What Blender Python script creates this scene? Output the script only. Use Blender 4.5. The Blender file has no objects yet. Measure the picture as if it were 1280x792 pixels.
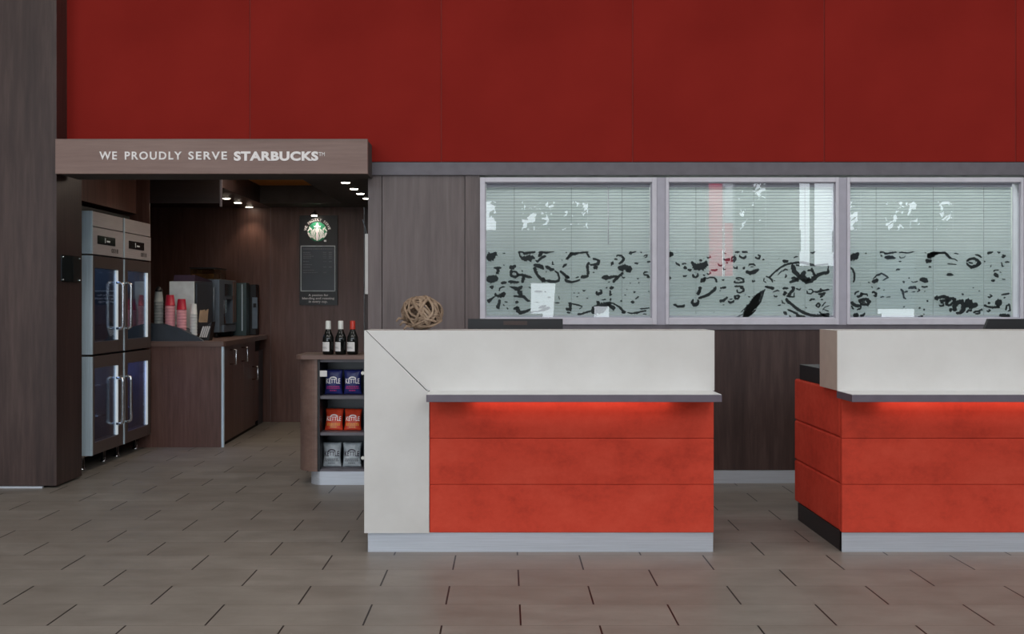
import bpy, bmesh, math, random
from mathutils import Vector, Matrix, noise
sc = bpy.context.scene
COL = sc.collection
R = random.Random(7)
sc.view_settings.view_transform = 'Standard'
sc.view_settings.look = 'None'
sc.view_settings.exposure = 0.0

# ---------------------------------------------------------------- photo survey (metres from pixels at a known depth)
FPX, VX, VY, EYE = 1392.0, 632.0, 380.0, 1.245
def X(px, Y): return (px - VX) * Y / FPX
def Z(py, Y): return EYE + (VY - py) * Y / FPX

# ---------------------------------------------------------------- materials
def srgb(r, g, b):
    f = lambda c: (c/255/12.92) if c/255 <= 0.04045 else ((c/255+0.055)/1.055)**2.4
    return (f(r), f(g), f(b), 1)
class NT:
    def __init__(s, name):
        s.m = bpy.data.materials.new(name); s.m.use_nodes = True
        s.t = s.m.node_tree; s.n = s.t.nodes; s.l = s.t.links
        s.b = s.n['Principled BSDF']; s.out = s.n['Material Output']
    def node(s, typ, **kw):
        n = s.n.new(typ)
        for k, v in kw.items(): setattr(n, k, v)
        return n
    def link(s, a, b): s.l.new(a, b)
    def coords(s, scale=(1,1,1), loc=(0,0,0)):
        tc = s.node('ShaderNodeTexCoord'); mp = s.node('ShaderNodeMapping')
        mp.inputs['Scale'].default_value = scale; mp.inputs['Location'].default_value = loc
        s.link(tc.outputs['Object'], mp.inputs['Vector']); return mp.outputs['Vector']
    def noise(s, vec, scale=5, detail=4, rough=.5):
        n = s.node('ShaderNodeTexNoise'); n.inputs['Scale'].default_value = scale
        n.inputs['Detail'].default_value = detail; n.inputs['Roughness'].default_value = rough
        s.link(vec, n.inputs['Vector']); return n.outputs['Fac']
    def ramp(s, fac, stops):
        r = s.node('ShaderNodeValToRGB'); e = r.color_ramp.elements
        e[0].position, e[0].color = stops[0]; e[1].position, e[1].color = stops[-1]
        for p, c in stops[1:-1]:
            q = e.new(p); q.color = c
        s.link(fac, r.inputs['Fac']); return r.outputs['Color']
    def math(s, op, a, b=None, c=None):
        n = s.node('ShaderNodeMath', operation=op)
        for i, v in enumerate((a, b, c)):
            if v is None: continue
            if isinstance(v, (int, float)): n.inputs[i].default_value = v
            else: s.link(v, n.inputs[i])
        return n.outputs[0]
    def mix(s, fac, a, b, blend='MIX'):
        n = s.node('ShaderNodeMix', data_type='RGBA', blend_type=blend)
        for i, v in ((0, fac), (6, a), (7, b)):
            if isinstance(v, (int, float)): n.inputs[i].default_value = v
            elif isinstance(v, tuple): n.inputs[i].default_value = v
            else: s.link(v, n.inputs[i])
        return n.outputs[2]
    def bump(s, h, strength=.2, dist=.002):
        b = s.node('ShaderNodeBump'); b.inputs['Strength'].default_value = strength
        b.inputs['Distance'].default_value = dist; s.link(h, b.inputs['Height'])
        s.link(b.outputs['Normal'], s.b.inputs['Normal'])
    def set(s, **kw):
        for k, v in kw.items():
            i = s.b.inputs[k.replace('_', ' ')]
            if isinstance(v, (int, float, tuple)): i.default_value = v
            else: s.link(v, i)
        return s

def plain(name, col, rough=.5, metal=0., var=.06, **kw):
    t = NT(name); v = t.coords()
    f = t.noise(v, 14, 3)
    d = tuple(max(0, c*(1-var*2.2)) for c in col[:3]) + (1,)
    u = tuple(min(1, c*(1+var)) for c in col[:3]) + (1,)
    t.set(Base_Color=t.ramp(f, [(.3, d), (.7, u)]), Roughness=rough, Metallic=metal, **kw)
    return t.m
def wood(name, dark, mid, light, axis='z', rough=.38, scale=1.0):
    t = NT(name)
    g = 15*scale
    s1 = {'z': (g, g, 1.1), 'x': (1.1, g, g), 'y': (g, 1.1, g)}[axis]
    s2 = {'z': (3.2, 3.2, .35), 'x': (.35, 3.2, 3.2), 'y': (3.2, .35, 3.2)}[axis]
    f1 = t.noise(t.coords(s1), 2.2, 7, .62); f2 = t.noise(t.coords(s2, (3, 1, 2)), 1.3, 3)
    f = t.math('ADD', t.math('MULTIPLY', f1, .55), t.math('MULTIPLY', f2, .45))
    t.set(Base_Color=t.ramp(f, [(.28, dark), (.5, mid), (.74, light)]), Roughness=rough)
    t.set(Specular_IOR_Level=.35)
    t.bump(f1, .12, .001)
    return t.m
def emit(name, col, strength):
    t = NT(name); t.set(Base_Color=col, Emission_Color=col, Emission_Strength=strength); return t.m
def brushed(name, col, rough=.34, axis='x', metal=.85):
    t = NT(name)
    sc_ = {'x': (1.2, 40, 90), 'z': (60, 60, 1.2), 'y': (60, 1.2, 60)}[axis]
    f = t.noise(t.coords(sc_), 3, 5, .6)
    d = tuple(c*.82 for c in col[:3]) + (1,)
    t.set(Base_Color=t.ramp(f, [(.3, d), (.7, col)]), Metallic=metal, Roughness=rough)
    return t.m
def glassy(name, tint, refl=.12, rough=.0, alpha_dark=0.):
    t = NT(name); n = t.n; n.remove(t.b)
    tr = t.node('ShaderNodeBsdfTransparent'); tr.inputs['Color'].default_value = tint
    gl = t.node('ShaderNodeBsdfGlossy'); gl.inputs['Roughness'].default_value = rough
    lw = t.node('ShaderNodeLayerWeight'); lw.inputs['Blend'].default_value = .35
    f = t.math('ADD', t.math('MULTIPLY', lw.outputs['Fresnel'], .5), refl)
    mx = t.node('ShaderNodeMixShader'); t.link(f, mx.inputs[0]); t.link(tr.outputs[0], mx.inputs[1]); t.link(gl.outputs[0], mx.inputs[2])
    t.link(mx.outputs[0], t.out.inputs['Surface']); return t.m

M = {}
M['wood'] = wood('dark_walnut_wood', srgb(48,36,34), srgb(70,54,51), srgb(94,76,72))
M['wood_grey'] = wood('grey_walnut_wood', srgb(86,75,74), srgb(106,94,93), srgb(124,111,110))
M['wood_alcove'] = wood('alcove_walnut_wood', srgb(78,54,48), srgb(108,78,70), srgb(132,100,92))
M['wood_sign'] = wood('sign_wood', srgb(114,92,86), srgb(136,112,105), srgb(154,130,122), axis='x', rough=.5)
M['wood_top'] = wood('worktop_wood', srgb(96,74,66), srgb(116,92,84), srgb(132,108,98), axis='x', rough=.4)
M['wood_dark'] = wood('near_black_wood', srgb(30,24,24), srgb(42,34,33), srgb(54,44,42), axis='x', rough=.4)
M['trim'] = plain('grey_trim_paint', srgb(104,100,108), .45)
M['frame'] = plain('window_frame_paint', srgb(214,212,222), .4, 0, .03)
M['mullion'] = plain('mullion_paint', srgb(180,178,190), .45, 0, .03)
M['gap'] = plain('shadow_gap', srgb(14,12,12), .8)
M['ceil'] = plain('dark_ceiling', srgb(86,82,80), .8)
M['ceil_amber_lit'] = plain('amber_lit_ceiling', srgb(215,140,50), .7)  # amber light of the raised recess put into the base colour
M['lobby_white'] = plain('lobby_plaster', srgb(190,188,184), .8)
M['facade'] = plain('facade_grey', srgb(96,106,106), .6)
M['office'] = plain('office_wall', srgb(176,184,178), .8)
M['black'] = plain('black_plastic', srgb(24,24,27), .42)
M['black_gloss'] = plain('black_gloss', srgb(12,12,16), .15)
M['charcoal'] = plain('charcoal_panel', srgb(58,66,76), .35)
M['slate'] = plain('slate_metal', srgb(112,126,140), .35, .2)
M['machine_grey'] = plain('light_grey_metal', srgb(222,232,234), .4, .0)
M['kick'] = brushed('brushed_aluminium', srgb(206,212,222), .38, metal=.45)
M['steel'] = brushed('fridge_steel', srgb(206,200,202), .34, 'y', .12)
M['steel_brown'] = brushed('door_steel', srgb(100,88,84), .34, 'z', .2)
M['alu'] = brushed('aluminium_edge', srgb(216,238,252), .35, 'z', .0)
M['chrome'] = plain('chrome', srgb(225,228,232), .12, 1.0, .01)
M['ledge'] = plain('ledge_grey', srgb(104,96,108), .4)
M['ledge_top'] = plain('ledge_top_grey', srgb(228,230,230), .3, 0, .03)
M['desk_dark'] = plain('desk_dark_edge', srgb(34,33,36), .5)
M['paper'] = plain('white_paper', srgb(226,224,222), .7, 0, .02)
M['white_txt'] = plain('white_lettering', srgb(252,248,248), .5, 0, .01)
M['white_emit'] = emit('white_led_strip', (.85, .95, 1, 1), .28)
M['lamp'] = emit('warm_lamp', (1, .88, .72, 1), 14)
M['orange_led'] = emit('warm_led', (1, .45, .25, 1), .5)
M['green'] = plain('logo_green', srgb(0,128,84), .5, 0, .02)
M['board'] = plain('menu_board_black', srgb(20,21,24), .4)
M['chalk'] = plain('menu_panel_slate', srgb(46,54,64), .35)
M['txt_dim'] = plain('dim_grey_print', srgb(120,124,130), .6)
M['pink'] = plain('pink_paper', srgb(246,176,186), .5, 0, .04)
M['cup_red'] = plain('crimson_lid', srgb(190,34,62), .4)
M['cup_grey'] = plain('grey_cup', srgb(150,158,158), .5)
M['cup_white'] = plain('white_cup', srgb(226,232,232), .45, 0, .02)
M['beans'] = plain('coffee_beans', srgb(120,84,48), .6, 0, .3)
M['tan'] = plain('tan_paper', srgb(190,160,130), .7)
M['magenta'] = plain('magenta_print', srgb(180,50,130), .5)
M['yellow'] = plain('yellow_print', srgb(240,170,70), .5)
M['purple_dk'] = plain('plum_print', srgb(52,36,58), .5)
M['bottle_glass'] = plain('dark_bottle_glass', srgb(16,20,18), .08)
M['foil_white'] = plain('white_foil', srgb(226,228,222), .35, 0, .03)
M['foil_red'] = plain('red_foil', srgb(200,56,40), .35)
M['blue_plastic'] = plain('blue_plastic', srgb(40,60,150), .3)
M['decal'] = plain('black_splash_vinyl', srgb(14,28,32), .6, 0, .1)
M['leaf'] = plain('leaf_green', srgb(54,78,46), .8, 0, .3)
M['bark'] = plain('bark', srgb(80,66,54), .9)
def cloth(name, col):
    t = NT(name); t.n.remove(t.b); d = t.node('ShaderNodeBsdfDiffuse'); tl = t.node('ShaderNodeBsdfTranslucent')
    d.inputs[0].default_value = col; tl.inputs[0].default_value = col
    mx = t.node('ShaderNodeMixShader'); mx.inputs[0].default_value = .85; t.link(d.outputs[0], mx.inputs[1]); t.link(tl.outputs[0], mx.inputs[2]); t.link(mx.outputs[0], t.out.inputs['Surface']); return t.m
M['flag_red'] = cloth('flag_red', (.95, .03, .10, 1)); M['flag_white'] = cloth('flag_white', (.75, .75, .78, 1))
M['asphalt'] = plain('forecourt_paving', srgb(150,150,146), .9)
M['glass'] = glassy('window_glass', (.95, .97, .97, 1), .085)
M['glass_clear'] = glassy('clear_acrylic', (.8, .9, .88, 1), .04)
M['glass_door'] = glassy('fridge_glass', (.78, .86, .95, 1), .08)
M['hopper'] = glassy('hopper_plastic', (.75, .7, .55, 1), .05)

def m_splash_film():
    t = NT('frosted_film'); t.n.remove(t.b)
    tr = t.node('ShaderNodeBsdfTransparent'); df = t.node('ShaderNodeBsdfDiffuse'); df.inputs['Color'].default_value = srgb(206,220,218)
    mx = t.node('ShaderNodeMixShader'); mx.inputs[0].default_value = .17
    t.link(tr.outputs[0], mx.inputs[1]); t.link(df.outputs[0], mx.inputs[2]); t.link(mx.outputs[0], t.out.inputs['Surface']); return t.m
M['film'] = m_splash_film()
def m_slat():
    t = NT('blind_slat'); t.set(Base_Color=srgb(168,184,182), Roughness=.5); 
    t.n.remove(t.b); c = t.ramp(t.noise(t.coords(), 2.0, 2), [(.3, srgb(190,200,202)), (.7, srgb(206,214,216))])
    d = t.node('ShaderNodeBsdfDiffuse'); tl = t.node('ShaderNodeBsdfTranslucent'); t.link(c, d.inputs[0]); t.link(c, tl.inputs[0])
    mx = t.node('ShaderNodeMixShader'); mx.inputs[0].default_value = .45; t.link(d.outputs[0], mx.inputs[1]); t.link(tl.outputs[0], mx.inputs[2]); t.link(mx.outputs[0], t.out.inputs['Surface']); return t.m
M['slat'] = m_slat()
def m_red():
    t = NT('red_fabric'); v = t.coords((1, 1, 1))
    weave = t.node('ShaderNodeTexWave', wave_type='BANDS', bands_direction='Z'); weave.inputs['Scale'].default_value = 42
    t.link(v, weave.inputs['Vector'])
    f = t.noise(t.coords((.5, .5, .5)), 3, 4); g = t.noise(t.coords((60, 60, 60)), 4, 2)
    c = t.ramp(f, [(.3, srgb(142,38,32)), (.7, srgb(158,45,38))])
    c = t.mix(t.math('MULTIPLY', weave.outputs['Fac'], .10), c, srgb(90,22,20))
    c = t.mix(t.math('MULTIPLY', g, .12), c, srgb(96,24,22))
    t.set(Base_Color=c, Roughness=.95, Specular_IOR_Level=.1); t.bump(g, .2, .001); return t.m
M['red'] = m_red()
def m_suede():
    t = NT('orange_suede'); f = t.noise(t.coords((1.0, 1.0, 1.6)), 3.2, 9, .68); g = t.noise(t.coords(), 22, 6, .7)
    f = t.math('ADD', t.math('MULTIPLY', f, .7), t.math('MULTIPLY', g, .3))
    t.set(Base_Color=t.ramp(f, [(.28, srgb(170,56,42)), (.5, srgb(206,72,54)), (.74, srgb(222,88,68))]), Roughness=.9, Specular_IOR_Level=.15)
    t.bump(g, .15, .002); return t.m
M['suede'] = m_suede()
def m_white():
    t = NT('white_laminate'); f = t.noise(t.coords(), 2.4, 7, .6)
    t.set(Base_Color=t.ramp(f, [(.3, srgb(205,203,200)), (.7, srgb(219,218,216))]), Roughness=.42); t.bump(f, .04, .002); return t.m
M['white'] = m_white()
M['white_side'] = plain('cream_laminate', srgb(206,192,180), .5, 0, .03)
def m_floor():
    t = NT('floor_tiles'); tc = t.node('ShaderNodeTexCoord'); sp = t.node('ShaderNodeSeparateXYZ'); t.link(tc.outputs['Object'], sp.inputs[0])
    W, D = .6125, .302
    v = t.math('DIVIDE', t.math('ADD', sp.outputs['Y'], -4.62 + 30*D), D)
    row = t.math('FLOOR', v); fv = t.math('FRACT', v)
    odd = t.math('MODULO', row, 2.0)
    u = t.math('ADD', t.math('DIVIDE', t.math('ADD', sp.outputs['X'], -.365 + 30*W), W), t.math('MULTIPLY', odd, .5))
    fu = t.math('FRACT', u); cu = t.math('FLOOR', u)
    dx = t.math('MULTIPLY', t.math('MINIMUM', fu, t.math('SUBTRACT', 1.0, fu)), W)
    dy = t.math('MULTIPLY', t.math('MINIMUM', fv, t.math('SUBTRACT', 1.0, fv)), D)
    jx = t.math('LESS_THAN', dx, .0036); jy = t.math('LESS_THAN', dy, .0022)
    cv = t.node('ShaderNodeCombineXYZ'); t.link(row, cv.inputs[0]); t.link(cu, cv.inputs[1])
    wn = t.node('ShaderNodeTexWhiteNoise', noise_dimensions='2D'); t.link(cv.outputs[0], wn.inputs['Vector'])
    cloud = t.noise(t.coords((1.2, 2.2, 1)), 2.4, 6, .6); fine = t.noise(t.coords((6, 30, 1)), 3, 4)
    c = t.ramp(cloud, [(.3, srgb(126,121,114)), (.7, srgb(151,146,139))])
    c = t.mix(t.math('MULTIPLY', wn.outputs['Value'], .30), c, srgb(116,107,99))
    c = t.mix(t.math('MULTIPLY', fine, .15), c, srgb(100,88,80))
    c = t.mix(t.math('MULTIPLY', jy, .6), c, srgb(92,82,74))
    c = t.mix(jx, c, srgb(30,24,22))
    t.set(Base_Color=c, Specular_IOR_Level=.12)
    t.set(Roughness=t.math('ADD', .36, t.math('MULTIPLY', cloud, .12)))
    h = t.math('SUBTRACT', t.math('MULTIPLY', fine, .15), t.math('MAXIMUM', jx, jy)); t.bump(h, .25, .002)
    return t.m
M['floor'] = m_floor()
def bag_mat(name, a, b):
    t = NT(name); f = t.noise(t.coords((1, 1, 1)), 24, 4)
    t.set(Base_Color=t.ramp(f, [(.35, a), (.65, b)]), Roughness=.32); return t.m
M['bag_blue'] = bag_mat('blue_bag_foil', srgb(30,36,96), srgb(40,48,116))
M['bag_orange'] = bag_mat('orange_bag_foil', srgb(196,58,34), srgb(222,76,44))
M['bag_grey'] = bag_mat('silver_bag_foil', srgb(164,176,184), srgb(200,208,214))
M['twig'] = wood('bleached_vine', srgb(104,86,70), srgb(150,128,108), srgb(188,168,148), rough=.8)

# ---------------------------------------------------------------- mesh helpers
def bm_new(): return bmesh.new()
def add_box(bm, x0, x1, y0, y1, z0, z1, bev=0.0):
    x0, x1 = min(x0, x1), max(x0, x1); y0, y1 = min(y0, y1), max(y0, y1); z0, z1 = min(z0, z1), max(z0, z1)
    vs = [bm.verts.new(p) for p in ((x0,y0,z0),(x1,y0,z0),(x1,y1,z0),(x0,y1,z0),(x0,y0,z1),(x1,y0,z1),(x1,y1,z1),(x0,y1,z1))]
    fs = [bm.faces.new([vs[i] for i in f]) for f in ((3,2,1,0),(4,5,6,7),(0,1,5,4),(1,2,6,5),(2,3,7,6),(3,0,4,7))]
    if bev > 0:
        es = list({e for f in fs for e in f.edges})
        bmesh.ops.bevel(bm, geom=es, offset=bev, segments=2, profile=.5, affect='EDGES')
    return bm
def box(*a, **k): return add_box(bm_new(), *a, **k)
def boxes(*lst, bev=0.0):
    bm = bm_new()
    for a in lst: add_box(bm, *a, bev=bev)
    return bm
def add_lathe(bm, prof, cx=0, cy=0, seg=28):
    rings = []
    for r, z in prof:
        rings.append([bm.verts.new((cx+max(r,1e-5)*math.cos(2*math.pi*i/seg), cy+max(r,1e-5)*math.sin(2*math.pi*i/seg), z)) for i in range(seg)])
    for a, b in zip(rings, rings[1:]):
        for i in range(seg):
            bm.faces.new((a[i], a[(i+1) % seg], b[(i+1) % seg], b[i])).smooth = True
    for ring, rev in ((rings[0], True), (rings[-1], False)):
        bm.faces.new(list(reversed(ring)) if rev else ring)
    return bm
def lathe(prof, cx=0, cy=0, seg=28): return add_lathe(bm_new(), prof, cx, cy, seg)
def add_tube(bm, pts, r, seg=8, closed=False):
    pts = [Vector(p) for p in pts]; n = len(pts); rings = []
    up = Vector((0.13, .07, 1)).normalized(); prev = None
    for i, p in enumerate(pts):
        a = pts[(i-1) % n] if (closed or i > 0) else p
        b = pts[(i+1) % n] if (closed or i < n-1) else p
        t = (b-a).normalized()
        if prev is None: u = t.cross(up).normalized() if abs(t.dot(up)) < .95 else t.cross(Vector((1,0,0))).normalized()
        else:
            u = prev - t*prev.dot(t); u = u.normalized()
        prev = u; w = t.cross(u)
        rr = r[i] if isinstance(r, (list, tuple)) else r
        rings.append([bm.verts.new(p + (u*math.cos(2*math.pi*k/seg) + w*math.sin(2*math.pi*k/seg))*rr) for k in range(seg)])
    m = n if closed else n-1
    for i in range(m):
        a, b = rings[i], rings[(i+1) % n]
        for k in range(seg):
            bm.faces.new((a[k], a[(k+1) % seg], b[(k+1) % seg], b[k])).smooth = True
    if not closed:
        bm.faces.new(list(reversed(rings[0]))); bm.faces.new(rings[-1])
    return bm
def tube(pts, r, seg=8, closed=False): return add_tube(bm_new(), pts, r, seg, closed)
def add_prism(bm, pts2, z0, z1, plane='xy'):
    f = {'xy': lambda a, b, c: (a, b, c), 'xz': lambda a, b, c: (a, c, b), 'yz': lambda a, b, c: (c, a, b)}[plane]
    lo = [bm.verts.new(f(a, b, z0)) for a, b in pts2]; hi = [bm.verts.new(f(a, b, z1)) for a, b in pts2]
    n = len(pts2)
    bm.faces.new(lo[::-1]); bm.faces.new(hi)
    for i in range(n): bm.faces.new((lo[i], lo[(i+1) % n], hi[(i+1) % n], hi[i]))
    return bm
def prism(pts2, z0, z1, plane='xy'): return add_prism(bm_new(), pts2, z0, z1, plane)
def disc(cx, y, cz, rx, rz, n=32):
    bm = bm_new(); bm.faces.new([bm.verts.new((cx+rx*math.cos(2*math.pi*i/n), y, cz+rz*math.sin(2*math.pi*i/n))) for i in range(n)]); return bm

def link(o): COL.objects.link(o); return o
def mk(name, bm, mat, parent=None, origin=None, offset=None):
    """bm is in world metres; the object's origin goes to its own base (top-level) or its parent's."""
    bmesh.ops.recalc_face_normals(bm, faces=bm.faces)
    me = bpy.data.meshes.new(name); bm.to_mesh(me); bm.free()
    if parent is not None: org = wloc(parent)
    elif origin is not None: org = Vector(origin)
    else:
        xs = [v.co for v in me.vertices]
        org = Vector(((min(v.x for v in xs)+max(v.x for v in xs))/2, (min(v.y for v in xs)+max(v.y for v in xs))/2, min(v.z for v in xs)))
    me.transform(Matrix.Translation(-org))
    me.materials.append(M[mat] if isinstance(mat, str) else mat)
    o = bpy.data.objects.new(name, me); link(o)
    if parent is not None: o.parent = parent
    else: o.location = org
    return o
def wloc(o):
    v = Vector(o.location)
    while o.parent: o = o.parent; v = v + Vector(o.location)
    return v
def tag(o, label, cat, group=None):
    o['label'] = label; o['category'] = cat
    if group: o['group'] = group
    return o
def thing(name, label, cat, loc, group=None):
    o = bpy.data.objects.new(name, None); o.empty_display_size = .05; link(o); o.location = loc
    return tag(o, label, cat, group)
def struct(name, bm, mat, parent=None):
    o = mk(name, bm, mat, parent)
    if parent is None: o['kind'] = 'structure'
    return o
def dup(root, loc, label=None, group=None):
    r = root.copy(); COL.objects.link(r); r.location = loc
    if label: r['label'] = label
    if group: r['group'] = group
    for ch in list(root.children):
        c = ch.copy(); COL.objects.link(c); c.parent = r
        for g in list(ch.children):
            d = g.copy(); COL.objects.link(d); d.parent = c
    return r

def text_bm(body, spacing=1.0, bold=0.0, lean=0.0):
    cu = bpy.data.curves.new('lettering', 'FONT'); cu.body = body; cu.size = 1; cu.space_character = spacing
    cu.offset = bold; cu.shear = lean; cu.extrude = .02; cu.resolution_u = 4
    ob = bpy.data.objects.new('lettering', cu); COL.objects.link(ob)
    bpy.context.view_layer.update()
    dg = bpy.context.evaluated_depsgraph_get()
    me = ob.evaluated_get(dg).to_mesh(); bm = bmesh.new(); bm.from_mesh(me)
    ob.evaluated_get(dg).to_mesh_clear(); bpy.data.objects.remove(ob); bpy.data.curves.remove(cu)
    return bm
def fit_text(body, x0, x1, z0, z1, y, spacing=1.0, bold=0.0, th=.004, lean=0.0):
    """lettering in the xz plane facing -y, filling the box"""
    bm = text_bm(body, spacing, bold, lean)
    xs = [v.co.x for v in bm.verts]; ys = [v.co.y for v in bm.verts]
    a, b, c, d = min(xs), max(xs), min(ys), max(ys)
    for v in bm.verts:
        px, pz = v.co.x, v.co.y; s = v.co.z
        v.co = Vector((x0+(px-a)/(b-a)*(x1-x0), y - (s/.02)*th/2, z0+(pz-c)/(d-c)*(z1-z0)))
    return bm
def merge(bm, other):
    me = bpy.data.meshes.new('tmp'); other.to_mesh(me); other.free(); bm.from_mesh(me); bpy.data.meshes.remove(me); return bm

# ================================================================ THE SETTING
WY = 7.76                      # main wall plane
AY = 11.80                     # back of the coffee alcove
mk('floor', box(-9, 12, -6.6, 12.1, -.1, 0), 'floor', origin=(0, 0, 0))['kind'] = 'structure'
struct('ceiling', box(-9, 12, -6.6, 7.98, 6.1, 6.25), 'lobby_white')
JX = -3.045                    # jamb of the alcove
# wall_left: the big walnut column
struct('wall_left', box(-9, JX, 7.55, 8.0, 0.015, 6.1), 'wood')
struct('baseboard_left', box(-9, X(54,7.55), 7.535, 7.56, 0, .012), 'kick')
# side walls of lobby
struct('wall_right', box(12, 12.2, -6.6, 7.98, 0, 6.1), 'lobby_white')
struct('wall_left', box(-9.2, -9, -6.6, 7.98, 0, 6.1), 'lobby_white')
# main back wall (walnut) with window openings
wx = [(600, 820.5), (831.5, 1047.5), (1057.5, 1277.5)]
zt, zb = Z(222, WY), Z(405.5, WY)
WL = X(460, WY)
bx = []
xr = 6.5
bx += [(WL, X(477, WY), WY, WY+.15, .09, Z(216.5, WY))]
bx += [(X(581.5, WY), X(600, WY), WY, WY+.15, .09, Z(216.5, WY))]
struct('wall_back', boxes(*bx), 'wood_grey')
struct('wall_back', box(X(600, WY), xr, WY, WY+.15, .09, zb-.035), 'wood')
struct('wall_back', box(X(1277.5, WY), xr, WY, WY+.15, zb-.035, zt), 'mullion')
struct('wall_back', box(X(477, WY), X(581.5, WY), WY+.06, WY+.15, .0, Z(216.5, WY)), 'gap')
struct('trim_1', box(WL, xr, WY-.02, WY+.15, Z(219, WY), Z(203, WY)), 'trim')
struct('trim_2', box(X(600, WY), xr, WY-.012, WY+.15, zb-.035, zb), 'trim')
struct('baseboard_back', box(WL+.01, xr, WY-.012, WY+.15, 0, Z(587.5, WY)), 'kick')
struct('wall_back', box(-3.3, xr+5, WY+.03, WY+.2, Z(203, WY), 6.1), 'gap')
# walnut flush door
d = struct('door_1', box(X(477.8, WY), X(580.7, WY), WY+.006, WY+.05, .01, Z(218.2, WY)), 'wood_grey')
# red fabric wall panels
rz0 = Z(203, WY)+.001
edges = [X(72, 7.7), X(311, 7.7)] + [X(311+240.3*k, 7.7) for k in range(1, 6)] + [9.5]
for k, (a, b) in enumerate(zip(edges, edges[1:])):
    o = struct('wall_back_panel', box(a+.003, b-.003, WY-.03, WY+.035, rz0, 6.05, bev=.004), 'red')
for k, a in enumerate(edges[1:-1]):
    struct('trim_%d' % (k+3), box(a-.003, a+.003, WY-.022, WY+.02, rz0, 6.05), plain('seam_red', srgb(150,56,50), .8) if k == 0 else bpy.data.materials['seam_red'])

# windows --------------------------------------------------------
splash = {}
splash[0] = ((600, 305), """65,140,30 95,140,62 130,125,55 155,100,30 172,82,14|165,105,14 185,122,8|235,95,8 265,95,8
405,100,26 412,82,16 440,80,10 465,98,22 520,88,20 580,82,12|412,92,8 415,120,12 440,145,20 480,150,40 520,140,44 555,140,28 575,152,14|455,160,10 465,180,8|505,165,10 540,185,8
605,85,10 650,82,14 690,90,18 730,82,10 775,78,6|650,95,18 620,115,26 612,135,16|690,122,14 650,135,24 620,160,22 600,185,16 575,165,8
305,238,30 330,245,36 365,232,24 372,245,10|335,270,34 320,300,20 330,330,18 370,345,20 395,320,18 380,290,16 345,282,14|385,318,14 430,320,20 470,330,28 510,342,18 545,348,10|455,335,26 448,370,26 440,405,16|440,270,12 440,290,12|240,218,10 258,218,8
140,245,12 180,250,26 225,245,12|190,255,26 180,300,22 165,310,12
555,215,14 600,225,36 640,235,32 665,265,14|570,235,24 575,280,26 600,325,24 650,375,28 690,385,20|650,345,20 670,370,24|680,225,12 700,240,26 740,262,28 775,265,20|775,275,10 810,300,16 825,345,16 820,380,18 780,392,24 720,388,24 690,375,16|690,275,8 690,300,6|755,175,8 758,215,8|745,212,8 775,212,8
66,375,30 100,365,66 140,360,60 170,355,50 190,350,30|215,405,14 250,402,22 280,400,10|290,390,8 320,392,26 350,395,20 375,398,22 410,395,8
98,445,10 125,448,28 145,440,10|200,490,14 205,460,12 235,445,10 262,445,6|305,440,6 340,450,16 390,470,34 420,455,24 445,435,12|400,480,24 415,510,44 440,535,18|345,540,10 400,545,18 450,545,26 480,570,22 500,590,22 525,592,8
160,505,12 165,535,16 200,540,24 240,520,36 245,555,12|155,545,8 120,570,16 95,590,28 72,580,12|205,575,20 200,620,24 190,650,30 170,662,42|255,600,8 290,603,8|240,625,8 255,645,10|280,660,14 292,680,14|300,640,8|365,600,14 380,605,22 405,600,10|370,620,12
345,675,12 380,665,26 395,690,36 415,715,30 460,708,26 500,690,22 528,672,10|375,650,14 410,665,14|528,718,18 560,700,8 600,702,8 640,690,16 690,670,26 730,660,14|610,665,14 660,650,24 690,640,10
570,492,10 610,494,14 650,492,10|670,495,12 690,495,10|700,552,8 740,552,8|820,540,6 828,580,6|780,610,8 830,612,8|575,605,8 610,603,6|505,445,8 530,458,10
985,508,12 988,508,12""")
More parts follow.
